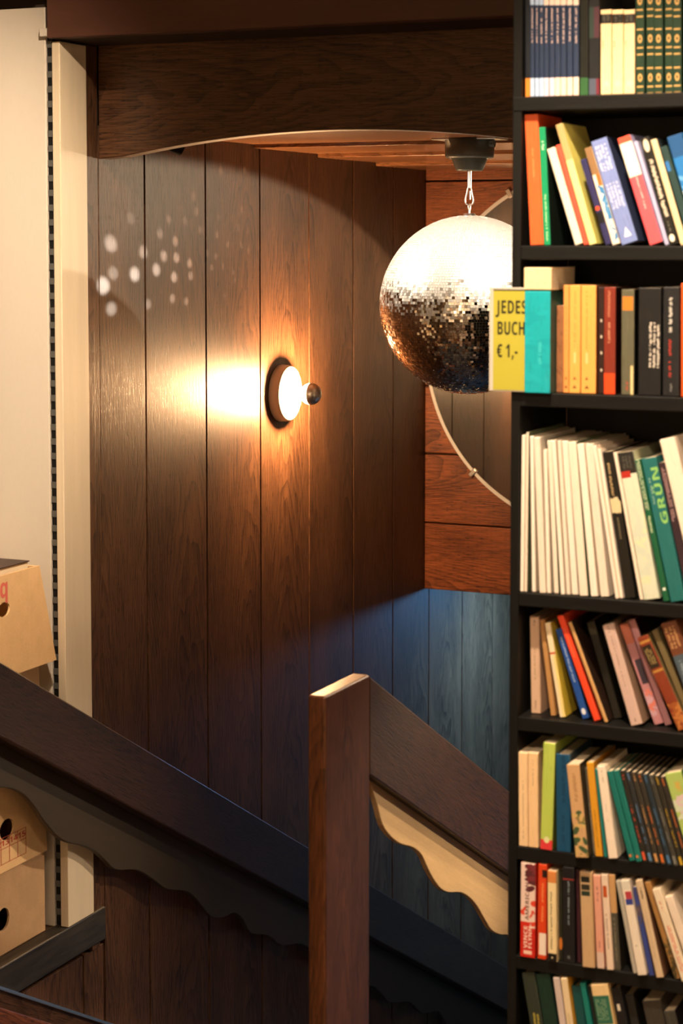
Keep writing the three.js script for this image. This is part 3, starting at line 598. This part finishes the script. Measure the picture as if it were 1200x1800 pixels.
put(2, 592, 262, 798, 116, 'thick periwinkle blue book with triangle mark', '#7688c4', { cover: '#2a3350', deco: [['marks', 0.06, 0.3, '#d8dcf0', 0.1, 0.85, 4], ['marks', 0.42, 0.66, '#ccd2ec', 0.1, 0.9, 4], ['tri', 0.84, 0.93, '#eef0f8', 0.3, 0.75]] });
put(2, 766, 240, 982, 92, 'red and white book', '#e85762', { cover: '#8f93c0', deco: [['band', 0, 0.37, '#f4e6d8'], ['band', 0, 0.06, '#e8543f'], ['marks', 0.38, 0.68, '#f6c9c2', 0.45, 0.62, 1]] });
put(2, 872, 262, 1082, 28, 'thin lavender book', '#a9abd0', {});
put(2, 915, 240, 1112, 64, 'black book with bold white lettering', '#14130f', { deco: [['dot', 0.02, 0.14, '#d8cdb8', 0.2, 0.8], ['marks', 0.2, 0.74, '#e8dcc8', 0.2, 0.85, 1], ['marks', 0.78, 0.88, '#8b8577', 0.4, 0.6, 1], ['dot', 0.9, 0.97, '#efe6d6', 0.2, 0.75]] });
put(2, 984, 250, 1186, 44, 'narrow beige book', '#e6cda2', { cover: '#1d2a33', deco: [] });
put(2, 1040, 300, 1240, 50, 'dark green book with blue label', '#1f3b3a', { deco: [['band', 0.15, 0.25, '#2d6fb4', 0.1, 0.6]] });
put(2, 1092, 232, 1300, 105, 'bright blue illustrated book', '#2273bb', { deco: [['band', 0, 0.2, '#1b4f86'], ['blots', 0.35, 0.8, '#cfe0ee|#5fa0d6']] });
// --- row 3
const teal = put(3, 272, 206, 270, 156, 'thick turquoise book beside the yellow sign', '#0fa3b1', { cover: '#24504c', in: -0.012, fit: 0.99, deco: [['blots', 0.2, 0.98, '#15a8b6|#0d9cab'], ['marks', 0.5, 0.72, '#3fbdc6', 0.5, 0.7, 1]] });
{
  const b = makeBook('book', 'cream book lying flat on top of the thick turquoise book', undefined, 0.0385, 0.05, 0.135, '#f0d3a6', '#e4c796', [], false);
  b.position.set(teal.position.x + 0.048, teal.position.y + 0.1796, teal.position.z + 0.0); b.rotation.z = Math.PI / 2;
}
put(3, 438, 290, 446, 50, 'small brown leather-bound book with worn edge', '#8a5a3a', { cover: '#7a4e33', in: 0.02, depth: 0.1, deco: [['blots', 0.02, 0.98, '#7c4f32|#94623f']] });
put(3, 500, 170, 498, 33, 'thin orange-yellow paperback, first of three', '#e2954e', { deco: [['marks', 0.2, 0.6, '#c9703a', 0.4, 0.65, 1], ['tri', 0.84, 0.87, '#6d4a24', 0.3, 0.7], ['tri', 0.92, 0.95, '#6d4a24', 0.2, 0.8]] });
put(3, 535, 170, 532, 68, 'orange-yellow paperback, second of three', '#eaa654', { deco: [['marks', 0.06, 0.6, '#d98a3e', 0.4, 0.62, 1], ['band', 0.62, 0.72, '#f0c483', 0.42, 0.6], ['tri', 0.84, 0.87, '#6d4a24', 0.35, 0.65], ['tri', 0.92, 0.95, '#6d4a24', 0.3, 0.7]] });
put(3, 604, 172, 602, 90, 'wide orange-yellow paperback, third of three', '#eaa654', { cover: '#8a4a22', deco: [['marks', 0.06, 0.6, '#d98a3e', 0.3, 0.46, 1], ['band', 0.62, 0.72, '#f0c483', 0.32, 0.46], ['tri', 0.84, 0.87, '#6d4a24', 0.28, 0.5], ['tri', 0.92, 0.95, '#6d4a24', 0.25, 0.55]] });
put(3, 700, 182, 700, 36, 'narrow dark book with row of white dots', '#2a1712', { in: 0.02, deco: [['dot', 0.3, 0.33, '#cfc4b4', 0.4, 0.7], ['dot', 0.45, 0.48, '#cfc4b4', 0.4, 0.7], ['dot', 0.6, 0.63, '#cfc4b4', 0.4, 0.7], ['dot', 0.76, 0.79, '#cfc4b4', 0.4, 0.7]] });
put(3, 737, 182, 735, 70, 'maroon book with pale lettering', '#7a2a1c', { cover: '#3a1510', deco: [['marks', 0.04, 0.28, '#b87a5e', 0.3, 0.6, 1], ['marks', 0.33, 0.52, '#c08a6c', 0.3, 0.6, 1], ['band', 0.8, 1, '#e0481c', 0, 0.95]] });  // orange-red foot band paints the lit lower part of the spine
put(3, 840, 196, 838, 76, 'grey-olive book with orange label', '#5b5a48', { cover: '#1a1c18', deco: [['band', 0.07, 0.2, '#c97a2c', 0.1, 0.9], ['band', 0.72, 1, '#d8c48e', 0.72, 0.92], ['marks', 0.87, 0.96, '#b04a34', 0.3, 0.6, 1]] });
put(3, 940, 186, 936, 134, 'thick black book with white block lettering', '#131315', { deco: [['marks', 0.32, 0.74, '#efe6da', 0.45, 0.95, 3]] });
put(3, 1084, 182, 1080, 98, 'black book with white script and red lettering', '#17181c', { deco: [['marks', 0.1, 0.42, '#dcd9d2', 0.3, 0.6, 1], ['marks', 0.48, 0.82, '#b5382c', 0.3, 0.55, 1], ['marks', 0.88, 0.97, '#777', 0.4, 0.6, 1]] });
put(3, 1188, 160, 1188, 60, 'bright orange book at the frame edge', '#e0551f', {});
// --- row 4
const W = '#f1e2d3';
[[95, 280, 84, 26], [150, 262, 112, 20], [180, 288, 202, 28], [216, 296, 254, 46], [278, 378, 304, 26], [292, 316, 346, 34], [322, 316, 392, 30], [350, 318, 428, 27], [378, 322, 462, 46], [420, 328, 514, 64], [470, 342, 586, 54], [512, 342, 648, 66], [560, 356, 742, 26]].forEach(([a, b, c, d], i) =>
  put(4, a, b, c, d, ord[i] + ' thin pale magazine counted from the bookcase side', ['#f3e6d8', '#efe0cf', '#f4e9dc', '#e8dccd'][i % 4], { name: 'magazine', group: 'pale magazines', depth: 0.205, in: 0.006 + (i % 3) * 0.003, fit: 0.9, cover: ['#e9d9c8', '#5d6a52', '#d8c9b6', '#e6dccf'][i % 4] }));
put(4, 590, 380, 772, 26, 'last thin pale magazine beside the black book', W, { name: 'magazine', depth: 0.205, fit: 0.9 });
put(4, 618, 400, 806, 80, 'black picture book with gold lettering', '#16140f', { depth: 0.2, deco: [['marks', 0.08, 0.4, '#bda274', 0.2, 0.6, 1], ['blots', 0.34, 0.4, '#d8c79e'], ['marks', 0.45, 0.6, '#8f8468', 0.4, 0.6, 1]] });
put(4, 640, 412, 890, 28, 'thin white book beside the pale green one', '#f2e2d0', { depth: 0.2 });
put(4, 690, 410, 922, 134, 'wide pale green book with dark top and red band', '#d6dcc8', { depth: 0.2, cover: '#b9c2a8', deco: [['band', 0, 0.15, '#23221f'], ['marks', 0.03, 0.12, '#56524a', 0.2, 0.8, 3], ['band', 0.13, 0.175, '#b02c20', 0, 0.6], ['blots', 0.4, 0.9, '#dfe0bd|#cdd6c6']] });
put(4, 822, 452, 1056, 46, 'slim dark green book with white lettering', '#0f5a3a', { depth: 0.2, deco: [['marks', 0.0, 0.36, '#dfe2c0', 0.15, 0.8, 2], ['marks', 0.4, 0.52, '#cfd6b0', 0.2, 0.75, 1], ['band', 0.9, 0.92, '#e6ebdf', 0.3, 0.8]] });
put(4, 866, 448, 1104, 120, 'thick teal book with large green lettering', '#1d6a6c', { depth: 0.2, deco: [['word', 0.06, 0.47, '#8cc46a', 0.45, 0.95, 'GRÜN'], ['marks', 0.14, 0.34, '#9ab8a4', 0.2, 0.36, 1]] });
put(4, 1006, 470, 1226, 56, 'dark plum book with pink lettering', '#33232b', { depth: 0.2, deco: [['marks', 0.04, 0.42, '#c9a2a2', 0.25, 0.75, 2]] });
put(4, 1000, 320, 1290, 118, 'wide cream book leaning at the frame edge', '#f1e0cf', { depth: 0.2, in: 0.004 });
// --- row 5
put(5, 190, 160, 200, 66, 'upright beige paperback', '#cfae94', { in: 0.034, deco: [['marks', 0.03, 0.1, '#5d4a3e', 0.35, 0.6, 1], ['marks', 0.33, 0.66, '#8d7462', 0.38, 0.55, 1], ['marks', 0.86, 0.96, '#8d7462', 0.35, 0.6, 1]] });
put(5, 252, 185, 328, 34, 'slim tan book', '#b98a55', { in: 0.028, deco: [['blots', 0, 0.1, '#8a5a30|#a97b48']] });
put(5, 288, 210, 388, 40, 'cream book with yellow cover', '#ecdab6', { cover: '#d3b73c', in: 0.022, deco: [['band', 0.31, 0.33, '#c8552c'], ['band', 0.34, 1, '#e8d488', 0.6, 1]] });
put(5, 358, 252, 538, 50, 'royal blue book with white lettering', '#1e4c9c', { in: 0.026, cover: '#163a72', deco: [['marks', 0.08, 0.6, '#a9bede', 0.3, 0.7, 1], ['dot', 0.88, 0.95, '#e4e6ee', 0.2, 0.8]] });
put(5, 362, 165, 612, 46, 'slim bright red-orange book', '#ec4a28', { in: 0.02, deco: [['marks', 0.12, 0.4, '#f28a6a', 0.4, 0.6, 1]] });
put(5, 442, 205, 684, 26, 'thin light tan book', '#cda068', { cover: '#2a1a12', in: 0.018 });
put(5, 562, 200, 742, 60, 'dark olive book with faint title', '#1c1a12', { in: 0.05, deco: [['band', 0.02, 0.14, '#3a382a']] });
put(5, 668, 225, 858, 84, 'thick pinkish beige book', '#cfb2a8', { cover: '#8d7462', in: 0.014, deco: [['marks', 0.02, 0.08, '#7a5e58', 0.3, 0.6, 1], ['marks', 0.12, 0.62, '#8e7168', 0.4, 0.55, 1], ['marks', 0.92, 0.97, '#8e7168', 0.35, 0.6, 1]] });
put(5, 772, 220, 1010, 66, 'salmon and lilac book', '#b98087', { in: 0.036, deco: [['band', 0, 0.2, '#c0705c'], ['band', 0.36, 0.6, '#39303c', 0.3, 1], ['blots', 0.66, 0.9, '#c7a0b0|#d77a6a']] });
put(5, 838, 190, 1082, 50, 'dusty pink book', '#c8909a', { in: 0.04, cover: '#3a0f14', deco: [] });
put(5, 882, 312, 1165, 92, 'brown leather book with dark title label', '#83371f', { hard: true, cover: '#6f6242', in: 0.012, deco: [['band', 0.05, 0.075, '#b5843f'], ['band', 0.1, 0.34, '#2b2015', 0, 0.85], ['marks', 0.13, 0.3, '#b59c62', 0.15, 0.75, 3], ['band', 0.36, 0.385, '#b5843f'], ['blots', 0.72, 1, '#9a5428|#b8743a']] });
put(5, 990, 262, 1262, 44, 'slim olive book', '#6e6040', { in: 0.02 });
put(5, 1050, 215, 1320, 116, 'brown and slate book with gold lettering', '#6b3d26', { in: 0.012, deco: [['marks', 0.05, 0.24, '#c99b68', 0.1, 0.8, 3], ['band', 0.3, 0.75, '#4b5a68'], ['marks', 0.35, 0.6, '#8fa2ae', 0.2, 0.5, 1]] });
// --- row 6
put(6, 106, 158, 110, 64, 'cream book, first of two twins', '#f0cfa2', { in: 0.002, deco: [['marks', 0.3, 0.92, '#a8916e', 0.42, 0.58, 1]] });
put(6, 171, 160, 174, 74, 'cream book, second of two twins', '#efcb9b', { in: 0.002, deco: [['marks', 0.08, 0.35, '#a8916e', 0.42, 0.58, 1]] });
put(6, 280, 95, 258, 84, 'tall lime green book with red foot', '#b8cf5e', { in: -0.002, cover: '#7d8f3c', deco: [['band', 0.9, 1, '#dd3f44'], ['dot', 0.87, 0.93, '#e6e8b0', 0.3, 0.75]] });
put(6, 362, 168, 368, 98, 'thick petrol blue book', '#124c72', { hard: true, in: 0.0, cover: '#0d2a3a', deco: [['marks', 0.02, 0.5, '#0a3350', 0.35, 0.7, 1], ['marks', 0.62, 0.9, '#0a3350', 0.35, 0.6, 1]] });
put(6, 424, 240, 490, 92, 'tan book with camouflage pattern', '#cda577', { in: -0.022, cover: '#2c2a1e', deco: [['marks', 0.1, 0.4, '#a98258', 0.3, 0.7, 1], ['blots', 0.5, 1, '#55704a|#8a7a4a|#d0b070|#445a3c']] });
put(6, 524, 262, 586, 24, 'thin grey book', '#5a5348', { in: 0.004, deco: [['marks', 0.4, 0.95, '#b8a88c', 0.3, 0.7, 1]] });
put(6, 544, 226, 614, 52, 'mustard yellow book', '#dc9c28', { in: -0.002, cover: '#b9801c', deco: [['marks', 0.5, 0.9, '#7a5514', 0.4, 0.6, 1]] });
put(6, 596, 270, 672, 22, 'thin teal book beside the white one', '#177a78', { in: 0.0 });
put(6, 614, 250, 702, 64, 'white book between teal books', '#f2e4d2', { in: -0.004, deco: [['marks', 0.05, 0.18, '#a89a88', 0.4, 0.6, 1], ['marks', 0.4, 0.6, '#bfb2a0', 0.4, 0.55, 1]] });
put(6, 682, 290, 842, 44, 'teal book, first of two twins', '#14726c', { in: -0.004, deco: [['marks', 0.1, 0.6, '#0e5a56', 0.4, 0.6, 1], ['band', 0.92, 0.95, '#d07838', 0.2, 0.6]] });
put(6, 728, 284, 888, 42, 'teal book, second of two twins', '#14726c', { in: -0.004, deco: [['marks', 0.1, 0.6, '#0e5a56', 0.4, 0.6, 1], ['band', 0.92, 0.95, '#d07838', 0.2, 0.6]] });
['#d4573a', '#5d88b4', '#c9965c', '#d8702c', '#4d78a4', '#7b7b76', '#c9a42c', '#d8702c'].forEach((c, i) =>
  put(6, 772 + i * 38, 284 + i * 6, 932 + i * 41, 38, ['coral', 'light blue', 'sand', 'orange', 'steel blue', 'grey', 'yellow', 'tangerine'][i] + ' lettered dark paperback of one series', ['#26241f', '#2a2d30', '#34312a', '#33302a', '#23303a', '#3d3c36', '#2c2a22', '#302c26'][i], { group: 'dark paperbacks of one series', in: -0.002, fit: 0.9, deco: [['marks', 0.02, 0.1, c, 0.25, 0.75, 1], ['marks', 0.36, 0.56, c, 0.3, 0.7, 1], ['marks', 0.6, 0.78, c, 0.3, 0.7, 1], ['band', 0.88, 0.97, c, 0.25, 0.75]] }));
put(6, 1078, 305, 1262, 120, 'light green illustrated book at the frame edge', '#a9c46c', { in: -0.004, cover: '#3a6a3c', deco: [['blots', 0.25, 0.5, '#d8c4c8|#cfd8c0'], ['marks', 0.1, 0.2, '#d6a04a', 0.3, 0.8, 1]] });
// --- row 7
put(7, 132, 92, 126, 104, 'red and white thriller paperback', '#d42c1e', { in: -0.004, deco: [['band', 0, 0.62, '#ecd2c8'], ['blots', 0.02, 0.28, '#5a2a2e|#7a3238', 0.5, 1], ['blots', 0.4, 0.7, '#e24a34|#ecd2c8'], ['band', 0.68, 1, '#c8261a'], ['word', 0.2, 0.6, '#6e4a48', 0.32, 0.58, 'AMERICAN'], ['word', 0.66, 0.9, '#f6e0d2', 0.22, 0.48, 'VINCE'], ['word', 0.66, 0.9, '#f6e0d2', 0.52, 0.78, 'FLYNN'], ['band', 0.92, 0.96, '#f2cdbc', 0.25, 0.8]] });
put(7, 246, 112, 240, 60, 'orange-red paperback with white label', '#d9441a', { in: -0.002, deco: [['band', 0.06, 0.14, '#2a1712', 0.5, 1], ['marks', 0.2, 0.6, '#ef9a5e', 0.35, 0.7, 1], ['band', 0.72, 0.95, '#f3e3d6', 0.2, 1]] });
put(7, 306, 190, 310, 60, 'pale cream paperback with black foot', '#edd9a8', { in: -0.006, deco: [['band', 0, 0.13, '#d98a4a'], ['marks', 0.22, 0.86, '#5d5440', 0.3, 0.55, 1], ['band', 0.905, 1, '#15130f'], ['dot', 0.94, 0.96, '#d8cfa8', 0.4, 0.6]] });
put(7, 374, 180, 376, 26, 'thin dark olive book with orange dot', '#23241a', { in: 0.006, deco: [['dot', 0.74, 0.88, '#c9762c', 0.05, 0.95]] });
put(7, 404, 152, 408, 84, 'black hardback with pale vertical title', '#14161a', { in: 0.0, deco: [['band', 0.12, 0.135, '#8a2f2c'], ['marks', 0.15, 0.6, '#8fa0aa', 0.4, 0.62, 1], ['band', 0.92, 0.95, '#5d6468', 0.4, 0.6]] });
put(7, 494, 180, 502, 28, 'thin dark maroon book', '#3d1c26', { in: 0.008 });
put(7, 518, 196, 538, 84, 'beige cloth hardback with dark labels', '#c8a880', { hard: true, in: -0.008, deco: [['band', 0.05, 0.11, '#1f211c', 0.12, 0.8], ['band', 0.13, 0.19, '#2b2a22', 0.12, 0.8], ['band', 0.2, 0.25, '#23352a', 0.12, 0.8]] });
put(7, 606, 220, 634, 50, 'slim pink paperback', '#dfa28e', { in: -0.004, deco: [['marks', 0.12, 0.28, '#6a4038', 0.38, 0.62, 1], ['band', 0.82, 1, '#d8c0b4'], ['marks', 0.7, 0.78, '#7a5048', 0.4, 0.6, 1]] });
put(7, 658, 214, 698, 46, 'white paperback with orange square', '#e6d0bd', { in: -0.004, deco: [['band', 0.12, 0.24, '#b8501e', 0.2, 0.75], ['marks', 0.4, 0.78, '#8f7c6c', 0.3, 0.6, 1]] });
put(7, 702, 192, 746, 44, 'tan paperback with dark lower half', '#c39a68', { cover: '#2a2720', in: 0.0, deco: [['band', 0.4, 1, '#4c4a40'], ['marks', 0.45, 0.9, '#8a8472', 0.3, 0.6, 1]] });
put(7, 756, 258, 872, 28, 'thin grey-white book', '#b9b4a8', { in: -0.002 });
put(7, 786, 256, 902, 60, 'white paperback with red and blue corner', '#eadfd0', { in: -0.008, deco: [['band', 0, 0.1, '#d8d4c8'], ['band', 0.12, 0.2, '#b5404a', 0.3, 1], ['band', 0.2, 0.26, '#34418f', 0.2, 1], ['dot', 0.68, 0.69, '#222', 0.4, 0.55]] });
put(7, 850, 300, 972, 36, 'slim indigo book', '#35458f', { in: -0.002, cover: '#6b4a38', deco: [['blots', 0.0, 0.4, '#4a4860|#6a5a5a']] });
put(7, 884, 256, 1026, 50, 'beige paperback with bold black word', '#d3bc9c', { in: -0.006, cover: '#6b4a34', deco: [['marks', 0.08, 0.2, '#2c261e', 0.35, 0.7, 1], ['marks', 0.3, 0.8, '#a8957a', 0.4, 0.55, 1]] });
put(7, 938, 270, 1142, 42, 'slim ochre book', '#a87d48', { in: 0.0, deco: [['blots', 0.6, 1, '#4a4028|#7a6238']] });
put(7, 988, 316, 1190, 62, 'cream paperback with red lettering', '#eadbc2', { in: -0.006, deco: [['marks', 0.14, 0.24, '#c9654a', 0.3, 0.6, 1], ['marks', 0.4, 0.9, '#d8523c', 0.3, 0.75, 2]] });
put(7, 1078, 366, 1276, 58, 'leaning off-white paperback at the frame edge', '#ecdccb', { in: -0.006 });
// --- row 8
put(8, 136, 265, 262, 94, 'dark grey-green book with yellow lettering', '#2c352c', { in: 0.004, hard: true, deco: [['marks', 0.35, 0.7, '#c9b84a', 0.3, 0.8, 2], ['band', 0.72, 0.84, '#c8321f']] });
put(8, 228, 270, 352, 102, 'dark green book with white lettering', '#0f2f26', { in: 0.004, hard: true, deco: [['marks', 0.45, 0.7, '#c9d0c0', 0.5, 0.75, 1], ['band', 0.72, 0.84, '#c8321f']] });
put(8, 342, 296, 452, 46, 'pale lavender slim book', '#cfc0bc', { in: 0.0 });
put(8, 386, 254, 498, 46, 'cream book with yellow cover', '#e6d2ac', { in: -0.004, cover: '#c9952c', deco: [['marks', 0.3, 0.7, '#b09a70', 0.4, 0.6, 1]] });
put(8, 440, 350, 560, 72, 'deep teal book', '#0c4a4e', { in: 0.01, hard: true });
put(8, 492, 330, 640, 40, 'bright teal book', '#0e7a74', { in: 0.006, hard: true });
put(8, 534, 350, 686, 38, 'slim black-green book', '#16241f', { in: 0.008 });
put(8, 580, 330, 728, 122, 'wide cream book with green title panel', '#e8cb96', { in: -0.002, cover: '#d8b87e', deco: [['band', 0.1, 0.34, '#2f6a56', 0.02, 0.95], ['marks', 0.13, 0.31, '#8fa98a', 0.1, 0.75, 5]] });
put(8, 716, 366, 868, 70, 'glossy black book', '#15161a', { in: 0.008, hard: true, deco: [['band', 0.14, 0.2, '#d8d2c2', 0.3, 0.6]] });
put(8, 808, 410, 960, 60, 'dark charcoal book', '#23221f', { in: 0.02 });
put(8, 930, 450, 1080, 130, 'wide dark grey book', '#3a3630', { in: 0.012 });
put(8, 1070, 520, 1230, 80, 'black book with red mark', '#18161a', { in: 0.01, deco: [['dot', 0.1, 0.16, '#d84a1e', 0.4, 0.7]] });
atlasTexture.needsUpdate = true;
// books lying in the open topmost cardboard box
for (let i = 0; i < 5; i++) {
  const b = makeBook('book', ['lowest', 'second lowest', 'middle', 'second highest', 'topmost'][i] + ' dark red hardback lying in the topmost cardboard box', 'hardbacks in the cardboard box', i === 4 ? 0.03 : 0.0495, 0.29, 0.16, '#3d1210', '#2c0f0d', [], true);
  b.quaternion.setFromRotationMatrix(new THREE.Matrix4().makeBasis(new THREE.Vector3(0, 1, 0), new THREE.Vector3(0, 0, -1), new THREE.Vector3(-1, 0, 0)));
  b.position.set(i === 4 ? -2.548 : -2.62, 0.6695 + i * 0.05, i === 4 ? -3.362 : -3.3);
}
// ------------------------------------------------------------------ price sign
{
  const s = thing('price_sign', 'yellow price sign in a white holder reading JEDES BUCH', 'sign', [-1.195, SHELVES[3] + 0.0015, -3.292]);
  const c = document.createElement('canvas'); c.width = 512; c.height = 1024; const k = c.getContext('2d');
  k.fillStyle = '#aea739'; k.fillRect(0, 0, 512, 1024); k.fillStyle = '#14140f'; k.fillRect(0, 0, 512, 14);
  k.textBaseline = 'alphabetic'; k.font = 'bold 186px sans-serif';
  const line = (t, y, w) => { k.save(); k.translate(48, y); k.scale(w / k.measureText(t).width, 1); k.fillText(t, 0, 0); k.restore(); };
  line('JEDES', 245, 436); line('BUCH', 460, 420); line('€ 1,-', 690, 310);
  const t = new THREE.CanvasTexture(c); t.colorSpace = THREE.SRGBColorSpace;
  const card = new THREE.PlaneGeometry(0.0655, 0.176); card.translate(0.0405, 0.0905, 0.0016);
  part('holder', chamfered(0, 0.0735, 0, 0.182, -0.002, 0.001, 0.0008), whiteMat, s);
  part('printed_card', card, new THREE.MeshStandardMaterial({ map: t, roughness: 0.5 }), s);
  part('foot', chamfered(0.0565, 0.0735, 0, 0.002, -0.05, -0.002, 0.0008), whiteMat, s);
}
// ------------------------------------------------------------------ light fittings
{
  const lensMat = (c) => new THREE.MeshStandardMaterial({ color: 0xffffff, emissive: c, emissiveIntensity: 6, roughness: 0.3 });
  const fitting = (name, label, from, to, r, len, stem, group) => {
    const g = thing(name, label, 'spotlight', from, group);
    const dir = new THREE.Vector3(...to).sub(new THREE.Vector3(...from)).normalize();
    const can = new THREE.Group(); can.name = 'lamp_head'; can.quaternion.setFromUnitVectors(new THREE.Vector3(0, -1, 0), dir); g.add(can);
    const shell = new THREE.LatheGeometry([[0, len + 0.004], [r * 0.75, len + 0.004], [r, len * 0.8], [r, 0.002], [r * 0.94, 0.002], [r * 0.94, 0.012], [r * 0.7, len * 0.75], [0, len * 0.75]].map(p => new THREE.Vector2(...p)), 40);
    part('can', shell, blackMat, can);
    const lens = new THREE.CircleGeometry(r * 0.93, 32); lens.rotateX(Math.PI / 2); lens.translate(0, 0.012, 0);
    part('lamp_lens', lens, lensMat(WARM), can);
    if (fitting.flap) part('flap', chamfered(-0.1, 0.06, -0.058, -0.054, -0.07, 0.1, 0.001), blackMat, g);  // added flap, only there to cut the wall wash
    if (stem) { const st = new THREE.CylinderGeometry(0.008, 0.008, stem, 16); st.translate(0, stem / 2 + 0.02, 0); part('stem', st, blackMat, g); }
  };
  SHOP_SPOTS.forEach((s, i) => { const d = new THREE.Vector3(...s.to).sub(new THREE.Vector3(...s.from)).normalize().multiplyScalar(-0.02); fitting('ceiling_spotlight', ['black ceiling spotlight close above the bookcase', 'black ceiling spotlight farther back facing the bookcase', 'black ceiling spotlight facing the white shelving', 'upper black spotlight across the stairs facing the short handrail', 'added lower black spotlight across the stairs filling the short handrail', 'added black ceiling spotlight brightening the far wall of the shop', 'added black ceiling spotlight brightening the side wall of the shop'][i], [s.from[0] + d.x, s.from[1] + d.y, s.from[2] + d.z], s.to, 0.04, 0.09, 0.03, 'shop ceiling spotlights'); });
  for (const [s, lab] of [[PIN_LEFT, 'tiny black spotlight peeking out below the arched header'], [PIN_RIGHT, 'small black spotlight behind the arched header, hidden by the bookcase'], [ADDED_WALL_WASH, 'added small black spotlight with added flap at the far end of the soffit']]) {
    const d = new THREE.Vector3(...s.to).sub(new THREE.Vector3(...s.from)).normalize().multiplyScalar(-0.016);
    fitting.flap = s === ADDED_WALL_WASH;
    fitting('pin_spotlight', lab, [s.from[0] + d.x, s.from[1] + d.y, s.from[2] + d.z], s.to, 0.025, s === ADDED_WALL_WASH ? 0.012 : 0.036, 0.012);
  }
  const p = thing('ceiling_panel_lamp', 'cool white ceiling strip lamp of the lower storey', 'ceiling lamp', [-1.95, 0.467, -6.5]);
  const tilt = new THREE.Group(); tilt.name = 'lamp_body'; tilt.rotation.z = -0.137; p.add(tilt);
  part('frame', chamfered(-0.08, 0.08, 0, 0.008, -0.21, 0.21, 0.002), whiteMat, tilt);
  part('lamp_diffuser', bx(-0.07, 0.07, -0.002, 0, -0.2, 0.2), new THREE.MeshStandardMaterial({ color: 0xffffff, emissive: COOL, emissiveIntensity: 2, roughness: 0.5 }), tilt);
  part('bracket', bx(-0.02, 0.02, 0.0, 0.032, -0.02, 0.02), whiteMat, p);
}
shade(scene);
renderer.render(scene, camera);
